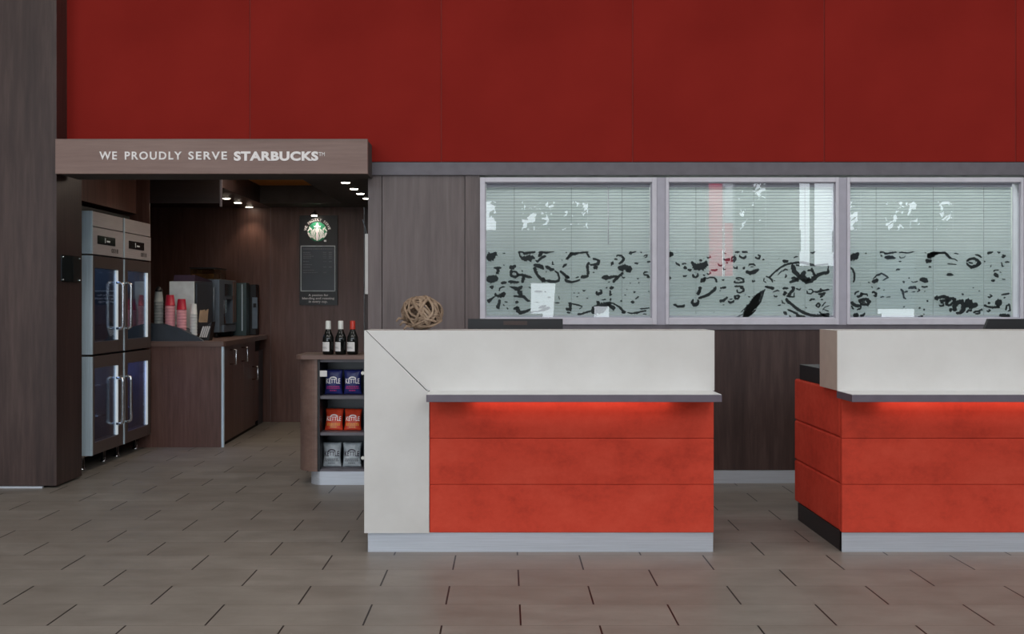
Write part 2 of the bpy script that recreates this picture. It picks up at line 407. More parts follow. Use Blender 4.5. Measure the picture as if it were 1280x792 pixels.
splash[1] = ((700, 305), """75,165,12 95,125,24 115,105,26 150,100,26 200,92,14 265,85,14 290,82,12 280,95,12 300,125,16 315,140,10|55,90,8 75,85,8|130,82,6 100,100,14|85,130,14 60,160,14|20,160,8 22,172,8
70,205,16 45,225,16 25,245,8|0,275,20 25,300,22 60,330,22 100,350,20|50,360,20 70,385,22 120,395,18 170,385,14 210,368,14|50,345,16 100,350,18|160,350,8 200,340,10|215,345,22 250,340,24 300,330,24
310,190,22 285,215,22 290,260,18 292,320,22|310,215,14 350,215,18 395,205,22 405,170,20 370,155,14 340,155,18|345,240,16 375,245,30 390,225,16|340,292,12 360,295,12|380,265,8
585,130,12 600,115,12 640,120,14 665,150,20 645,185,20 610,205,18|565,155,12 600,158,16|530,190,10 545,200,34 560,210,12
600,240,14 640,250,46 690,240,40 735,260,30 720,280,30 680,270,18|660,295,22 620,330,20 580,365,24 550,400,20|430,350,14 470,345,40 515,350,24 560,335,18 600,335,22|500,400,8 520,390,10|650,350,8 680,345,10|640,330,6 670,360,6
715,100,14 735,92,26 760,85,14 795,78,8|835,82,10 855,88,14|870,130,10 885,115,10 905,115,14 900,135,8 880,142,8|775,195,14 800,202,14 820,195,8|905,185,12 940,183,14 960,183,8
865,310,10 885,290,12 915,290,10|870,318,14 910,322,14 930,345,16 900,340,8|800,360,12 822,358,10|725,406,12 740,405,10|812,405,14 830,400,10|690,470,8 705,475,8
235,478,8 250,488,14 270,478,6|140,508,14 155,508,12|185,508,8 205,508,8|170,548,12 190,546,8|272,563,12 295,563,10|370,505,16 395,520,24 430,505,24 430,480,14 410,478,10|370,495,10 395,500,12
475,460,14 495,448,12|515,460,24 550,452,24 562,445,10|520,480,10 525,500,14 520,530,16 545,520,8|530,560,14 525,590,16|670,528,12 690,530,10|765,490,12 775,505,12 785,490,10|735,600,16 760,605,24 778,600,10|625,592,14 650,592,10|780,570,8 810,555,10 820,540,10
380,590,10 400,615,24 390,640,14|430,578,8 450,580,8 480,575,14|405,590,8 410,620,14
85,612,12 110,620,24 105,660,24 110,700,20|65,660,14 75,680,24 100,675,16|70,712,16 110,715,12|120,620,8 170,630,12 235,648,8|235,652,6 200,675,8
180,728,14 215,730,16 260,715,14 320,695,12|320,690,26 350,695,70 400,680,64 440,650,56 490,625,40 540,610,20|330,660,16 360,655,12|395,715,12 440,710,12 480,670,12|490,620,14 530,650,24 560,665,36 580,660,12|540,610,10 580,630,12 620,655,16 650,690,20 685,712,14|640,710,14 680,720,8|560,680,8|700,712,10 750,720,10 800,716,16 850,700,12 900,692,12|830,672,8 880,672,10 935,662,8|860,728,6 905,728,6
915,490,8 935,495,8|920,470,6""")
splash[2] = ((830, 305), """45,90,30 60,105,48 80,100,40 92,85,16|60,120,24|42,340,12 58,350,24 50,375,14|45,180,10 58,180,8
120,185,10 135,205,16 165,220,14 150,210,8|185,210,12 210,200,12 235,205,8|200,245,20 225,245,24 215,225,14|245,265,16 270,272,22 290,262,10|195,330,16 220,335,14 240,322,8|160,130,8|196,118,8
285,180,14 300,200,26 330,230,50 370,238,64 410,225,60 435,200,40 440,170,16|365,165,14 400,170,18|410,150,10 420,150,8
300,310,16 305,335,20 330,345,14 352,330,14 350,300,10|320,295,10|405,320,10 430,325,12|445,130,8 460,145,12 485,135,10 480,115,6
445,300,10 460,315,10 485,305,8 475,280,6|380,400,16 400,375,30 430,350,20 415,400,10|440,360,8 480,345,10 520,348,12 545,375,16 545,400,16
380,440,26 370,490,26 350,530,28|545,440,14 520,480,22 470,520,24 410,548,22 355,565,16|350,575,12 358,600,20 345,625,30 310,630,30 295,610,20 305,570,14|320,555,8
95,625,10 120,635,22 145,650,18 205,645,22 215,625,12|180,625,8|45,640,10|575,595,20 615,590,24 640,570,20 665,550,12|585,450,14 600,465,14|600,455,12 650,448,22|575,485,8 595,485,8
735,380,22 735,400,12 780,402,10 830,395,14 825,365,18 790,350,12 745,355,16|760,370,6 795,375,8|732,438,14 830,440,14|760,470,10 765,500,14 790,505,10 830,490,16 825,460,20 790,455,14
735,530,14 740,560,22 765,570,14 785,545,20 770,525,12|745,540,16 775,535,12|665,590,12 685,610,18 720,600,18 730,580,10|680,575,10 715,570,8|610,632,10 630,633,8|690,628,8|845,520,10|875,545,10 895,548,10
705,130,16 725,150,64 755,145,40|735,85,10 765,82,16 790,80,8|810,82,18 850,80,18 875,85,8|790,110,10 790,130,16 820,145,14 850,135,20 855,115,10|720,230,8 735,250,12 760,250,14 760,228,10
825,240,26 840,260,20|850,280,22 890,300,34 940,290,34 980,265,20 975,250,10|880,230,10 890,210,12 930,208,14 955,225,12|900,235,8 935,235,8|920,370,10 925,390,12 945,385,10 940,370,8
615,150,10 640,165,20 665,160,24 690,160,26|655,185,20 660,205,12|560,195,6 570,220,10 600,225,10 610,200,6|610,245,8 625,265,12 645,262,8|485,268,8 530,272,16 560,262,12|620,90,6 650,100,8|600,370,8 615,375,12 630,365,8
950,130,16 965,150,14 990,150,14 1000,120,16 975,110,12
1000,510,20 975,560,50 935,620,70 890,680,60 850,740,40 830,765,30|880,700,8 800,740,6 755,762,5|960,680,10 920,720,10 860,765,8|870,640,5 800,710,5""")
splash[3] = ((930, 305), """0,95,16 20,85,14 42,85,8|115,130,14 130,152,16 160,150,16 182,120,16 165,103,12 135,108,14 118,128,8|190,160,12 215,160,12|400,172,16 430,178,28 465,175,14|360,148,12|515,145,8 540,130,12 565,130,6|250,205,8
210,350,8 205,385,8 235,402,8|225,335,8 260,345,14 290,370,14 298,400,10|240,380,8|310,380,12 325,380,10
265,345,16 310,300,14 370,250,14 430,215,14 490,200,16 560,190,18 620,192,22 680,210,20 740,222,14 800,215,14 880,208,12|880,215,12 878,260,8|870,250,8 885,300,20|885,295,24 830,300,26 770,320,30 740,350,36 700,380,36 650,390,40 600,370,20
710,245,14 705,260,20 725,300,20 740,330,22|640,280,22 620,300,30 600,340,46 640,370,40 690,365,30|500,205,10 510,240,36 530,290,40 560,320,30 580,350,26|540,215,14 580,225,16|470,400,14 510,385,24 560,370,30 520,350,20 490,355,12|400,285,8 430,260,12 460,270,8|425,350,14 440,335,14 435,310,8|350,325,6 400,270,8|360,310,6 380,290,6|660,275,14 700,270,14
215,440,14 260,450,22 315,462,24|205,480,10 150,540,40 110,600,56 60,680,56 15,745,36 0,760,20|220,465,10 205,500,10 170,600,16 110,670,16|120,690,10 60,740,12 20,765,8|0,690,8 90,610,16
10,528,10|45,548,12 65,550,10|205,602,10|400,465,14 430,460,18 465,460,12|415,490,14 430,510,30 410,535,20|490,445,12 520,450,22 510,480,24 480,510,24 460,540,24|540,460,10 580,475,12 595,455,8|300,500,8 350,480,12 370,490,10|310,530,8 325,548,12 350,540,10|330,525,6
440,560,24 450,590,26 500,630,20 550,670,24 610,710,26 680,735,22 760,745,20 890,730,26|395,580,6 400,610,10 430,620,10|440,540,14 520,550,10 525,500,6
350,640,8 385,633,8|410,700,14 430,720,24 450,735,14|450,680,10 500,700,16 540,720,20 580,750,20 640,755,14|470,740,10 490,765,8|540,745,14 600,765,8|780,700,10 800,720,14 860,760,20 890,755,14
655,480,8 660,510,10 700,518,10 720,490,10 705,470,8 670,472,6|720,490,6 760,500,16 800,485,20 840,480,12 890,470,14|790,460,10 810,470,10|770,520,14 830,520,22 850,500,12|790,550,14 830,540,10|800,575,14 825,580,10
680,590,12 705,575,14 740,572,14|740,585,8|760,655,18 755,630,12 775,612,14 790,635,16 780,655,14 762,660,10|640,660,14 655,662,10|810,650,8 850,600,8|830,680,8 885,700,8|820,690,8 835,660,6 890,640,6|690,85,8 715,92,16 750,72,8""")
splash[4] = ((1055, 305), """62,120,20 80,130,50 110,130,56 135,110,40 150,85,20|60,165,20 90,160,20|55,240,14 90,260,14 110,310,16 108,370,14 98,400,14|215,95,8 240,95,8
375,95,22 385,80,14 410,82,10 430,100,16 480,92,16 550,82,10|380,110,10 400,130,12|420,140,16 460,135,36 500,140,24 540,145,10|570,90,8 600,84,12 660,92,12 730,78,6|575,125,10 590,145,8 625,140,8 640,120,6|570,180,12 600,182,10
540,275,8 555,262,10 585,262,14|300,365,6 340,325,12 390,305,12 430,325,14 460,345,12 430,362,10 400,380,8|290,395,20 320,385,30 350,370,22 330,360,10|250,395,16 270,400,8|350,400,6
285,438,8 300,455,10|320,450,8|340,470,8 370,460,10 350,452,8|410,480,12 425,475,10|290,510,14 310,495,16 335,515,18 330,545,16 305,530,10|375,555,10 400,545,10 420,552,8|440,552,6 485,548,12
110,530,12 125,500,12 160,490,12|130,545,14 160,545,20 190,520,26 170,505,14|200,520,14 240,520,12 245,545,8|150,600,24 190,580,24 230,570,24 270,600,24 240,630,20 190,625,22 160,605,14|180,600,12 220,605,12
70,600,24 90,620,30 130,640,26 170,640,18 175,670,12 130,685,10|75,640,12 100,680,12|95,745,24 130,740,40 155,745,20|165,745,16 200,742,20 220,715,14|210,710,10|60,770,8 180,768,6 270,768,4
670,355,16 685,350,12|610,393,20 635,393,14|700,385,6 720,400,6 770,385,10|740,252,12|785,370,16 815,370,40 850,375,40 875,395,16|795,350,12|805,440,12 840,448,14 875,438,8
590,465,14 610,490,20 620,530,16 625,560,12 650,570,10|625,500,10 665,490,14|670,465,12 690,450,22 740,448,20 755,470,10|760,500,8 790,480,10 770,462,10|700,500,6 745,495,6|700,560,10|835,492,14 850,490,8|860,592,24 880,592,14|615,655,12 635,648,10|775,665,16 800,665,10|825,682,20 845,682,12|775,750,14 790,765,12 815,755,10 820,745,8 790,742,8|825,730,10 840,730,8
840,85,8 860,95,8|870,140,14 880,130,16|850,160,22 870,175,30 860,200,12|870,140,40 920,110,40 960,100,20 1000,88,12|880,238,16 910,238,12|930,260,14 940,290,16 970,298,12 990,270,14 975,245,12 945,250,12|895,335,18 920,338,14|965,365,10 1000,352,8
945,560,20 970,565,36 1000,575,30|990,620,16""")
splash[5] = ((1160, 305), """0,130,40 30,110,40 60,95,30 110,92,18 190,88,14|180,88,14 210,125,24 240,150,22|240,150,10 280,155,8 310,180,6|200,205,8 300,212,6|0,180,30 40,170,20|270,95,8 320,102,6|245,195,6
190,318,12 225,320,20 265,318,10|200,305,6 250,305,8|225,285,12|490,110,10 530,118,16 560,140,16|400,180,14 430,155,18 480,150,22 520,170,26 535,205,30 500,225,26 455,240,24 420,220,16 400,190,10|420,190,12 470,200,12
580,180,10 600,182,10|615,95,22 640,92,20 680,80,10|720,78,12 740,90,14 755,80,8|765,130,12 785,138,12 800,118,14 770,115,8|800,188,10 850,185,12|650,240,10 660,215,8|765,185,8 775,230,10 795,230,8
680,285,16 700,270,8 740,268,8|690,300,20 710,325,36 735,345,18|745,290,14 765,295,8|765,315,8|655,380,14 680,380,22 700,370,12|670,360,10|770,365,8 810,368,8|465,455,14 480,450,8|350,520,20 375,525,12|525,488,12 545,488,8|430,532,8
65,560,20 90,560,40 115,560,24|110,560,26 150,545,26 195,555,26 190,585,26 150,595,20 120,585,20|150,570,20|115,630,12 130,645,12 160,640,14 160,615,10 130,610,12|190,640,24 200,600,26 240,565,26 280,570,22 270,600,20 240,630,18 200,640,16
220,680,36 250,690,30|280,700,34 275,650,36 300,610,40 350,595,34 370,640,36 365,690,36 330,720,20 290,715,24|340,660,20|380,620,70 420,620,80 450,640,50 490,635,44 520,640,24|400,715,20 420,690,16 460,690,18|470,715,18 500,700,14 540,700,14 535,722,14 490,725,14
530,690,10 560,680,12 570,695,8|610,690,12 630,702,14 648,690,14 630,678,12|700,600,36 730,610,64 770,620,36|580,635,14 620,650,16 680,658,18 750,655,18|620,620,14 650,610,20|620,545,10 640,555,10 665,540,12 640,522,8
760,530,10 800,522,14 850,512,14|785,560,12 810,555,10|810,690,14 820,640,14 850,630,14 855,700,14|830,700,12 850,690,10|740,740,14 790,745,30 855,750,28|780,725,14""")

def ribbon(bm, pts, seedv, Y, s=120/1000, ox=0, oy=0, xlim=None):
    P = [(ox+p[0]*s, oy+p[1]*s, p[2]*s*1.55+.25) for p in pts]
    if len(P) == 1: P.append((P[0][0]+.8, P[0][1], P[0][2]))
    Q = []
    for a, b in zip(P, P[1:]):
        L = math.hypot(b[0]-a[0], b[1]-a[1]); n = max(1, int(L/.7))
        for i in range(n):
            t = i/n; Q.append(tuple(a[k]+(b[k]-a[k])*t for k in range(3)))
    Q.append(P[-1]); n = len(Q); L = []
    for i, q in enumerate(Q):
        a = Q[max(0, i-2)]; b = Q[min(n-1, i+2)]
        tx, ty = b[0]-a[0], b[1]-a[1]; l = math.hypot(tx, ty) or 1; nx, ny = -ty/l, tx/l
        end = min(1, .35+.45*min(i, n-1-i))
        w1 = q[2]/2*end*(.62+1.0*abs(noise.noise((q[0]*.75, q[1]*.75, seedv))))
        w2 = q[2]/2*end*(.62+1.0*abs(noise.noise((q[0]*.75+9, q[1]*.75, seedv+3))))
        pr = []
        for w in (w1, -w2):
            px, py = q[0]+nx*w, q[1]+ny*w
            if xlim: px = min(max(px, xlim[0]), xlim[1])
            py = min(max(py, 313.5), 397)
            pr.append(bm.verts.new((X(px, Y), Y, Z(py, Y))))
        L.append(pr)
    for a, b in zip(L, L[1:]):
        try: bm.faces.new((a[0], a[1], b[1], b[0]))
        except ValueError: pass

def pane_bm(x0, x1, y, z0, z1):
    bm = bm_new(); bm.faces.new([bm.verts.new(p) for p in ((x0,y,z0),(x1,y,z0),(x1,y,z1),(x0,y,z1))]); return bm
blind_x = [(608, 812), (836, 1041), (1063, 1264)]
glass_x = [(606.5, 814.5), (835.5, 1043.5), (1061.5, 1274.5)]
wlab = ['left', 'middle', 'right']
for i in range(3):
    a, b = X(wx[i][0], WY), X(wx[i][1], WY)
    ga, gb = X(glass_x[i][0], WY), X(glass_x[i][1], WY)
    gz1, gz0 = Z(228, WY), Z(397.2, WY)
    fr = boxes((a, ga, WY-.025, WY+.10, zb, zt), (gb, b, WY-.025, WY+.10, zb, zt), (ga, gb, WY-.025, WY+.10, gz1, zt), (ga, gb, WY-.025, WY+.10, zb, gz0), bev=.003)
    w = struct('window_%d' % (i+1), fr, 'frame')
    # slim inner lip of the frame
    mk('glazing_bead', boxes((ga, ga+.006, WY-.005, WY+.02, gz0, gz1), (gb-.006, gb, WY-.005, WY+.02, gz0, gz1), (ga, gb, WY-.005, WY+.02, gz1-.006, gz1), (ga, gb, WY-.005, WY+.02, gz0, gz0+.006)), 'mullion', w)
    mk('window_pane', pane_bm(ga+.004, gb-.004, WY+.003, gz0+.004, gz1-.004), 'glass', w)
    mk('frosted_film', box(ga+.006, X(blind_x[i][1]+1, WY), WY+.0105, WY+.0115, gz0+.006, Z(312.5, WY)), 'film', w)
    bm = bm_new()
    for half in (2*i, 2*i+1):
        (ox, oy), data = splash[half]
        sd = half*7.3
        for stroke in data.replace('\n', '|').split('|'):
            stroke = stroke.strip()
            if not stroke: continue
            pts = [tuple(float(v) for v in t.split(',')) for t in stroke.split()]
            if half % 2 == 0 and ox+pts[0][0]*.12 > (700 if half == 0 else 930 if half == 2 else 1160)+2 and half != 2: continue
            if half == 3 and ox+max(p[0] for p in pts)*.12 < 953 and pts[0][1] < 300: continue
            sd += 1.7
            ribbon(bm, pts, sd, WY+.009, ox=ox, oy=oy, xlim=(glass_x[i][0]+.8, blind_x[i][1]+1))
    rr = random.Random(50+i)
    for k in range(46):      # fine spray droplets
        px = rr.uniform(blind_x[i][0]+2, blind_x[i][1]-2); py = rr.uniform(316, 395); s_ = rr.uniform(.35, .8)
        ribbon(bm, [(px, py, s_), (px+rr.uniform(-1.2, 1.2), py+rr.uniform(-.9, .9), s_)], k*1.1, WY+.009, s=1, xlim=(glass_x[i][0]+.8, blind_x[i][1]+1))
    mk('splash_decal', bm, 'decal', w)
    # blind behind the glass
    ba, bb = X(blind_x[i][0], WY), X(blind_x[i][1], WY+.05)
    t = thing('venetian_blind', 'pale grey-green venetian blind with closed slats behind the %s window pane' % wlab[i], 'blind', ((ba+bb)/2, WY+.06, gz0+.012), 'venetian blinds behind the windows')
    mk('head_rail', box(ba, bb, WY+.035, WY+.075, gz1-.028, gz1-.002), 'mullion', t)
    bm = bm_new(); z = gz1-.04
    while z > gz0+.03:
        for (dy0, dz0, dy1, dz1) in ((-.007, -.0093, -.001, 0), (-.001, 0, .002, .0093)):
            v = [bm.verts.new(p) for p in ((ba, WY+.055+dy0, z+dz0), (bb, WY+.055+dy0, z+dz0), (bb, WY+.055+dy1, z+dz1), (ba, WY+.055+dy1, z+dz1))]
            bm.faces.new(v)
        z -= .0212
    mk('slats', bm, 'slat', t)
    mk('bottom_rail', box(ba, bb, WY+.045, WY+.065, gz0+.006, gz0+.018), 'mullion', t)
    for fx in (.17, .52, .83):
        xx = ba+(bb-ba)*fx
        mk('ladder_cord', tube([(xx, WY+.046, gz0+.012), (xx, WY+.046, gz1-.02)], .0012, 5), 'txt_dim', t)
    if i == 0:
        xx = ba+(bb-ba)*.745
        mk('tilt_wand', tube([(xx, WY+.032, Z(305, WY)), (xx, WY+.032, gz1-.02)], .003, 6), 'frame', t)
# mullions between the frames
struct('trim_9', box(X(820.5, WY), X(831.5, WY), WY-.012, WY+.15, zb, zt), 'mullion')
struct('trim_10', box(X(1047.5, WY), X(1057.5, WY), WY-.012, WY+.15, zb, zt), 'mullion')
# office behind the blinds
struct('wall_office', boxes((-.95, 6.5, 9.6, 9.7, 0, 2.9), (6.4, 6.5, WY+.15, 9.6, 0, 2.9), (-.85, 6.4, WY+.2, 9.6, 2.8, 2.9)), 'office')

# alcove shell --------------------------------------------------------
struct('wall_back_alcove', box(-4.05, X(338, AY), AY+.0, AY+.12, 0, 2.6), 'wood_alcove')
struct('wall_back_alcove', box(X(338.8, AY), X(455, AY), AY-.02, AY+.12, 0, 2.6), 'wood_alcove')
struct('wall_back_alcove', box(X(455.8, AY), WL+.1, AY-.02, AY+.12, 0, 2.6), 'wood')
struct('wall_left_alcove', box(-4.15, -4.05, 8.0, AY+.12, 0, 2.6), 'wood_alcove')
struct('wall_right_alcove', box(WL, WL+.1, WY+.15, AY, 0, 2.6), 'wood')
struct('ceiling_alcove', box(-4.1, WL+.1, 7.83, AY+.1, 2.45, 2.6), 'ceil_amber_lit')
struct('ceiling_alcove', box(X(435, AY), WL, 7.83, AY-.02, 2.27, 2.45), 'ceil')
LB = X(338, AY)
struct('ceiling_alcove', box(-4.05, LB, 9.71, AY, 2.27, 2.45), 'wood')
struct('ceiling_alcove', box(LB, X(435, AY), AY-.5, AY-.02, 2.27, 2.45), 'ceil')
CY = 9.70
struct('trim_11', box(-4.05, X(275.2, CY), CY-.01, CY+.01, Z(254, CY), 2.45), 'wood_dark')
struct('trim_12', box(X(275.2, CY), X(277.4, CY), CY-.012, CY+.012, Z(258, CY), 2.45), 'trim')
struct('trim_13', box(-4.05, -3.095, 9.680, 9.698, 0, 2.44), 'wood_alcove')
struct('trim_14', box(-4.05, -3.21, 8.0, 9.68, 2.03, 2.45), 'wood_alcove')

# lobby facade behind the photographer, seen mirrored in the window panes
FY = -6.5
fb = [(-9, 12, FY-.1, FY+.1, 0, .25), (-9, 4.0, FY-.15, FY+.15, 2.28, 2.70), (4.52, 5.8, FY-.15, FY+.15, 2.28, 2.70), (6.5, 12, FY-.15, FY+.15, 2.28, 2.70), (-9, 12, FY-.12, FY+.12, 3.80, 3.98), (-9, 12, FY-.1, FY+.1, 5.9, 6.1)]
for xx, wdt in ((-8.9, .03), (-6.6, .03), (-4.4, .16), (-2.2, .03), (-.03, .16), (2.25, .015), (3.97, .03), (4.55, .03), (6.06, .015), (7.16, .16), (9.42, .015), (11.9, .03)):
    fb.append((xx-wdt, xx+wdt, FY-.12, FY+.12, 0, 6.0))
lo = lambda a, b, z0, z1: fb.append((a, b, FY-.05, FY+.05, z0, z1))
lo(-.6, .5, .2, 2.3); lo(.5, 1.17, 1.66, 2.3); lo(.5, 1.17, .2, .95); lo(1.17, 1.75, .2, 2.3); lo(1.75, 2.05, 1.2, 2.3); lo(2.05, 4.0, .2, 2.3); lo(4.0, 4.55, .2, 1.8)
lo(4.55, 5.8, .2, 2.3); lo(5.8, 6.5, .2, 2.0); lo(6.5, 7.2, .2, 2.3); lo(8.1, 11.9, .2, 2.3)
lo(-9, -.6, 3.3, 3.85); lo(-.45, 2.95, 3.28, 3.85); lo(6.6, 12, 3.28, 3.85); lo(1.63, 2.95, 2.7, 3.3); lo(8.85, 10.2, 2.7, 3.3); lo(3.0, 3.99, 2.7, 3.85); lo(5.15, 5.8, 2.2, 3.85); lo(6.55, 6.75, 2.7, 3.85)
lo(.13, .32, 2.7, 3.3); lo(7.3, 7.5, 2.7, 3.3)
struct('wall_front', boxes(*fb), 'facade')
shr = NT('reflection_sheer'); shr.n.remove(shr.b); _t = shr.node('ShaderNodeBsdfTranslucent'); _t.inputs[0].default_value = (.3, .34, .38, 1); shr.link(_t.outputs[0], shr.out.inputs['Surface'])  # translucent material for the added reflection panels
struct('window_4', boxes((7.2, 8.1, FY-.02, FY-.01, 1.15, 2.3), (3.2, 3.9, FY+.052, FY+.056, 1.2, 1.65)), shr.m)  # panels added to put pale patches into the window reflections
struct('ground', box(-30, 40, -40, FY-.16, -.25, -.12), 'asphalt')
def tree(x, y, h, r, lab):
    t = thing('tree', lab, 'tree', (x, y, -.12), 'trees on the forecourt')
    mk('trunk', tube([(x, y, -.12), (x+.1, y, h*.4), (x, y+.1, h*.75)], [.16, .12, .05], 8), 'bark', t)
    bm = bm_new(); rr = random.Random(int(x*10))
    for k in range(1300):
        v = Vector((rr.gauss(0, 1), rr.gauss(0, 1), rr.gauss(0, 1))).normalized()*r*(rr.random()**.4)
        if noise.noise(v*1.3) < -.12: continue
        c = Vector((x, y, h*.7))+Vector((v.x, v.y, v.z*.95)); a = Vector((rr.gauss(0, 1), rr.gauss(0, 1), rr.gauss(0, 1))).normalized()*.11; b_ = a.orthogonal().normalized()*.08
        bm.faces.new([bm.verts.new(c+q) for q in (a, b_, -a, -b_)])
    mk('foliage', bm, 'leaf', t)
tree(1.2, -10.5, 4.9, 1.6, 'leafy green tree on the forecourt, mirrored in the left pane')
tree(5.9, -11.5, 4.9, 1.2, 'leafy green tree beside the flags, mirrored in the middle pane')
tree(9.7, -10.5, 4.9, 1.6, 'leafy green tree on the forecourt, mirrored in the right pane')
for (px0, px1, mats, zz, lab) in ((886, 903, ('flag_red', 'flag_red'), (4.2, 3.3, 1.3), 'tall plain red banner flag hanging from a white pole outside'),
                            (906, 916, ('flag_white', 'flag_red'), (3.9, 3.0, 1.3), 'narrow banner flag, white above red, beside the plain red one')):
    Yf = 8.6; D = 2*WY+Yf; x0, x1 = (px0-VX)*D/FPX, (px1-VX)*D/FPX
    t = thing('banner_flag', lab, 'flag', (x0, -Yf, -.12), 'banner flags outside')
    mk('pole', tube([(x0-.02, -Yf, -.12), (x0-.02, -Yf, 4.4)], .015, 8), 'frame', t)
    mk('cloth', pane_bm(x0, x1, -Yf, zz[1], zz[0]), mats[0], t)
    mk('cloth', pane_bm(x0, x1, -Yf, zz[2], zz[1]), mats[1], t)

# ================================================================ SIGN OVER THE ALCOVE
SY = 7.45
sg = thing('shop_sign', 'long wooden fascia sign above the coffee alcove with white capital lettering', 'sign', (X(264, SY), SY+.19, Z(217, SY)))
mk('fascia_board', box(X(69, SY), X(459.5, SY), SY, SY+.04, Z(217, SY), Z(173.5, SY), bev=.002), 'wood_sign', sg)
mk('soffit_box', box(X(71, SY), X(458.5, SY), SY+.04, SY+.38, Z(217, SY)+.002, Z(173.5, SY)-.004), 'ceil', sg)
for w_, a_, b_ in (('WE', 124.5, 146.4), ('PROUDLY', 156.3, 227.4), ('SERVE', 235.7, 284)):
    mk('lettering', fit_text(w_, X(a_, SY), X(b_, SY), Z(199.6, SY), Z(189.4, SY), SY-.003, 1.22, .02, .006), 'white_txt', sg)
mk('lettering', fit_text('STARBUCKS', X(292.5, SY), X(398, SY), Z(201, SY), Z(189.2, SY), SY-.003, 1.08, .045, .006), 'white_txt', sg)
mk('lettering', fit_text('TM', X(398.6, SY), X(406, SY), Z(195, SY), Z(190.2, SY), SY-.003, 1.0, .0, .006), 'white_txt', sg)

# ================================================================ RECEPTION DESKS
DY = 5.58
def desk(x_out, x_in, mirror, label):
    """x_out: outer edge of the white leg; x_in: the open end"""
    s = -1 if mirror else 1
    T = lambda x: x
    lo, hi = min(x_out, x_in), max(x_out, x_in)
    t = thing('reception_desk', label, 'desk', ((lo+hi)/2, DY+.4, 0))
    zt_, zs, zk = 1.1135, .812, .0986
    lw = .325*s                                   # leg width
    li = x_out + lw
    # upper parapet (mitred against the leg)
    mx0 = x_out + .010*s
    par = [(mx0, zt_), (x_in, zt_), (x_in, zs), (li-.008*s, zs)]
    mk('parapet', prism(par, DY, DY+.31, 'xz'), 'white', t)
    leg = [(x_out, zt_), (mx0-.004*s, zt_), (li-.014*s, zs+.0), (li, zs-.004), (li, zk), (x_out, zk)]
    mk('side_panel', prism(leg, DY, DY+.31, 'xz'), 'white', t)
    mk('mitre_joint', prism([(x_out+.004*s, zt_-.002), (x_in-.002*s, zt_-.002), (x_in-.002*s, zs+.002), (li, zs-.004)], DY+.004, DY+.3, 'xz'), 'gap', t)
    # end cap of the parapet in a warmer tone
    mk('end_cap', box(x_in-.0005*s, x_in+.0012*s, DY+.003, DY+.309, zs+.001, zt_-.001), 'white_side', t)
    # padded front and side
    fx = x_in - (.0)*s if not mirror else x_in
    ps = x_in + (-.0)*s
    o_in = x_in - .001*s if not mirror else x_in + .026
    oa, ob = (li+.001*s, o_in)
    zz = [zk, .34, .572, .776]
    bm = bm_new()
    for q in range(3): add_box(bm, oa, ob, DY+.010, DY+.05, zz[q]+.0006, zz[q+1]-.0006, bev=.0035)
    mk('padded_front', bm, 'suede', t)
    bm = bm_new(); zz2 = [zk, .34, .572, .811]
    for q in range(3): add_box(bm, o_in, o_in-.05*s, DY+.0505, DY+.93, zz2[q]+.0008, zz2[q+1]-.0008, bev=.011)
    mk('padded_side', bm, 'suede', t)
    mk('inner_carcass', box(x_out+.02*s, o_in-.055*s, DY+.06, DY+.85, .06, .80), 'desk_dark', t)
    mk('worktop', box(x_out+.01*s, o_in-.012*s, DY+.315, DY+.86, .812, .898, bev=.002), 'desk_dark', t)
    mk('outer_side_panel', box(x_out, x_out+.03*s, DY+.312, DY+.9, zk, .811), 'white', t)
    # ledge
    la, lb = (li+.003*s, x_in-.010*s)
    if mirror: lb = 1.66
    mk('ledge', box(la, lb, DY-.245, DY+.004, .776, .811, bev=.0015), 'ledge', t)
    mk('ledge_surface', box(la+.002*s, lb-.002*s, DY-.243, DY-.001, .8112, .8125), 'ledge_top', t)
    mk('light_strip', box(la+.25*s, lb-.1*s, DY-.06, DY-.045, .770, .7755), 'orange_led', t)
    # kick plate
    ka = x_out+.016*s
    mk('kick_plate', box(ka, o_in-.002*s, DY+.02, DY+.05, 0, zk-.001), 'kick', t)
    mk('side_kick_plate', box(o_in-.002*s, o_in-.012*s, DY+.024, DY+.86, 0, zk), 'desk_dark', t)
    # floor shadow joint of parapet and ledge
    return t, la, lb
d1 = desk(X(455.3, DY), X(893, DY), False, 'white and orange reception desk standing whole left of the gap, carrying the vine ball')
d2 = desk(X(455.3, DY)*0+3.42, X(1046.7, DY), True, 'white and orange reception desk cut off by the right picture edge')

# vine ball
bc = Vector((X(527, 5.73), 5.735, 1.1135+.094)); bm = bm_new(); rr = random.Random(12)
for k in range(19):
    ax = Vector((rr.gauss(0, 1), rr.gauss(0, 1), rr.gauss(0, 1))).normalized(); u = ax.orthogonal().normalized(); w = ax.cross(u)
    off = rr.uniform(-.028, .028); rad = math.sqrt(max(.0008, .094**2-off**2))*rr.uniform(.86, 1.0); pts = []; n = 44; fr_ = rr.choice((2, 3)); ph = rr.uniform(0, 6.28)
    th0 = rr.uniform(.0042, .0095)
    for i in range(n):
        a = 2*math.pi*i/n
        p = u*math.cos(a)*rad + w*math.sin(a)*rad + ax*(off + .012*math.sin(fr_*a+ph))
        p *= 1+.05*noise.noise((p.x*30+k, p.y*30, p.z*30))
        pts.append(bc+Vector((p.x*1.16, p.y*.95, p.z*.92)))
    add_tube(bm, pts, [th0*(1+.35*noise.noise((i*.6, k*3.1, 0))) for i in range(n)], 7, True)
for k in range(3):       # loose twig ends
    a = bc+Vector((-.09+.02*k, -.05, -.03-.02*k)); add_tube(bm, [a, a+Vector((-.022, -.01, .004)), a+Vector((-.036, 0, -.012))], [.007, .006, .005], 6)
zmin = min(v.co.z for v in bm.verts)
for v in bm.verts: v.co.z += 1.1140 - zmin
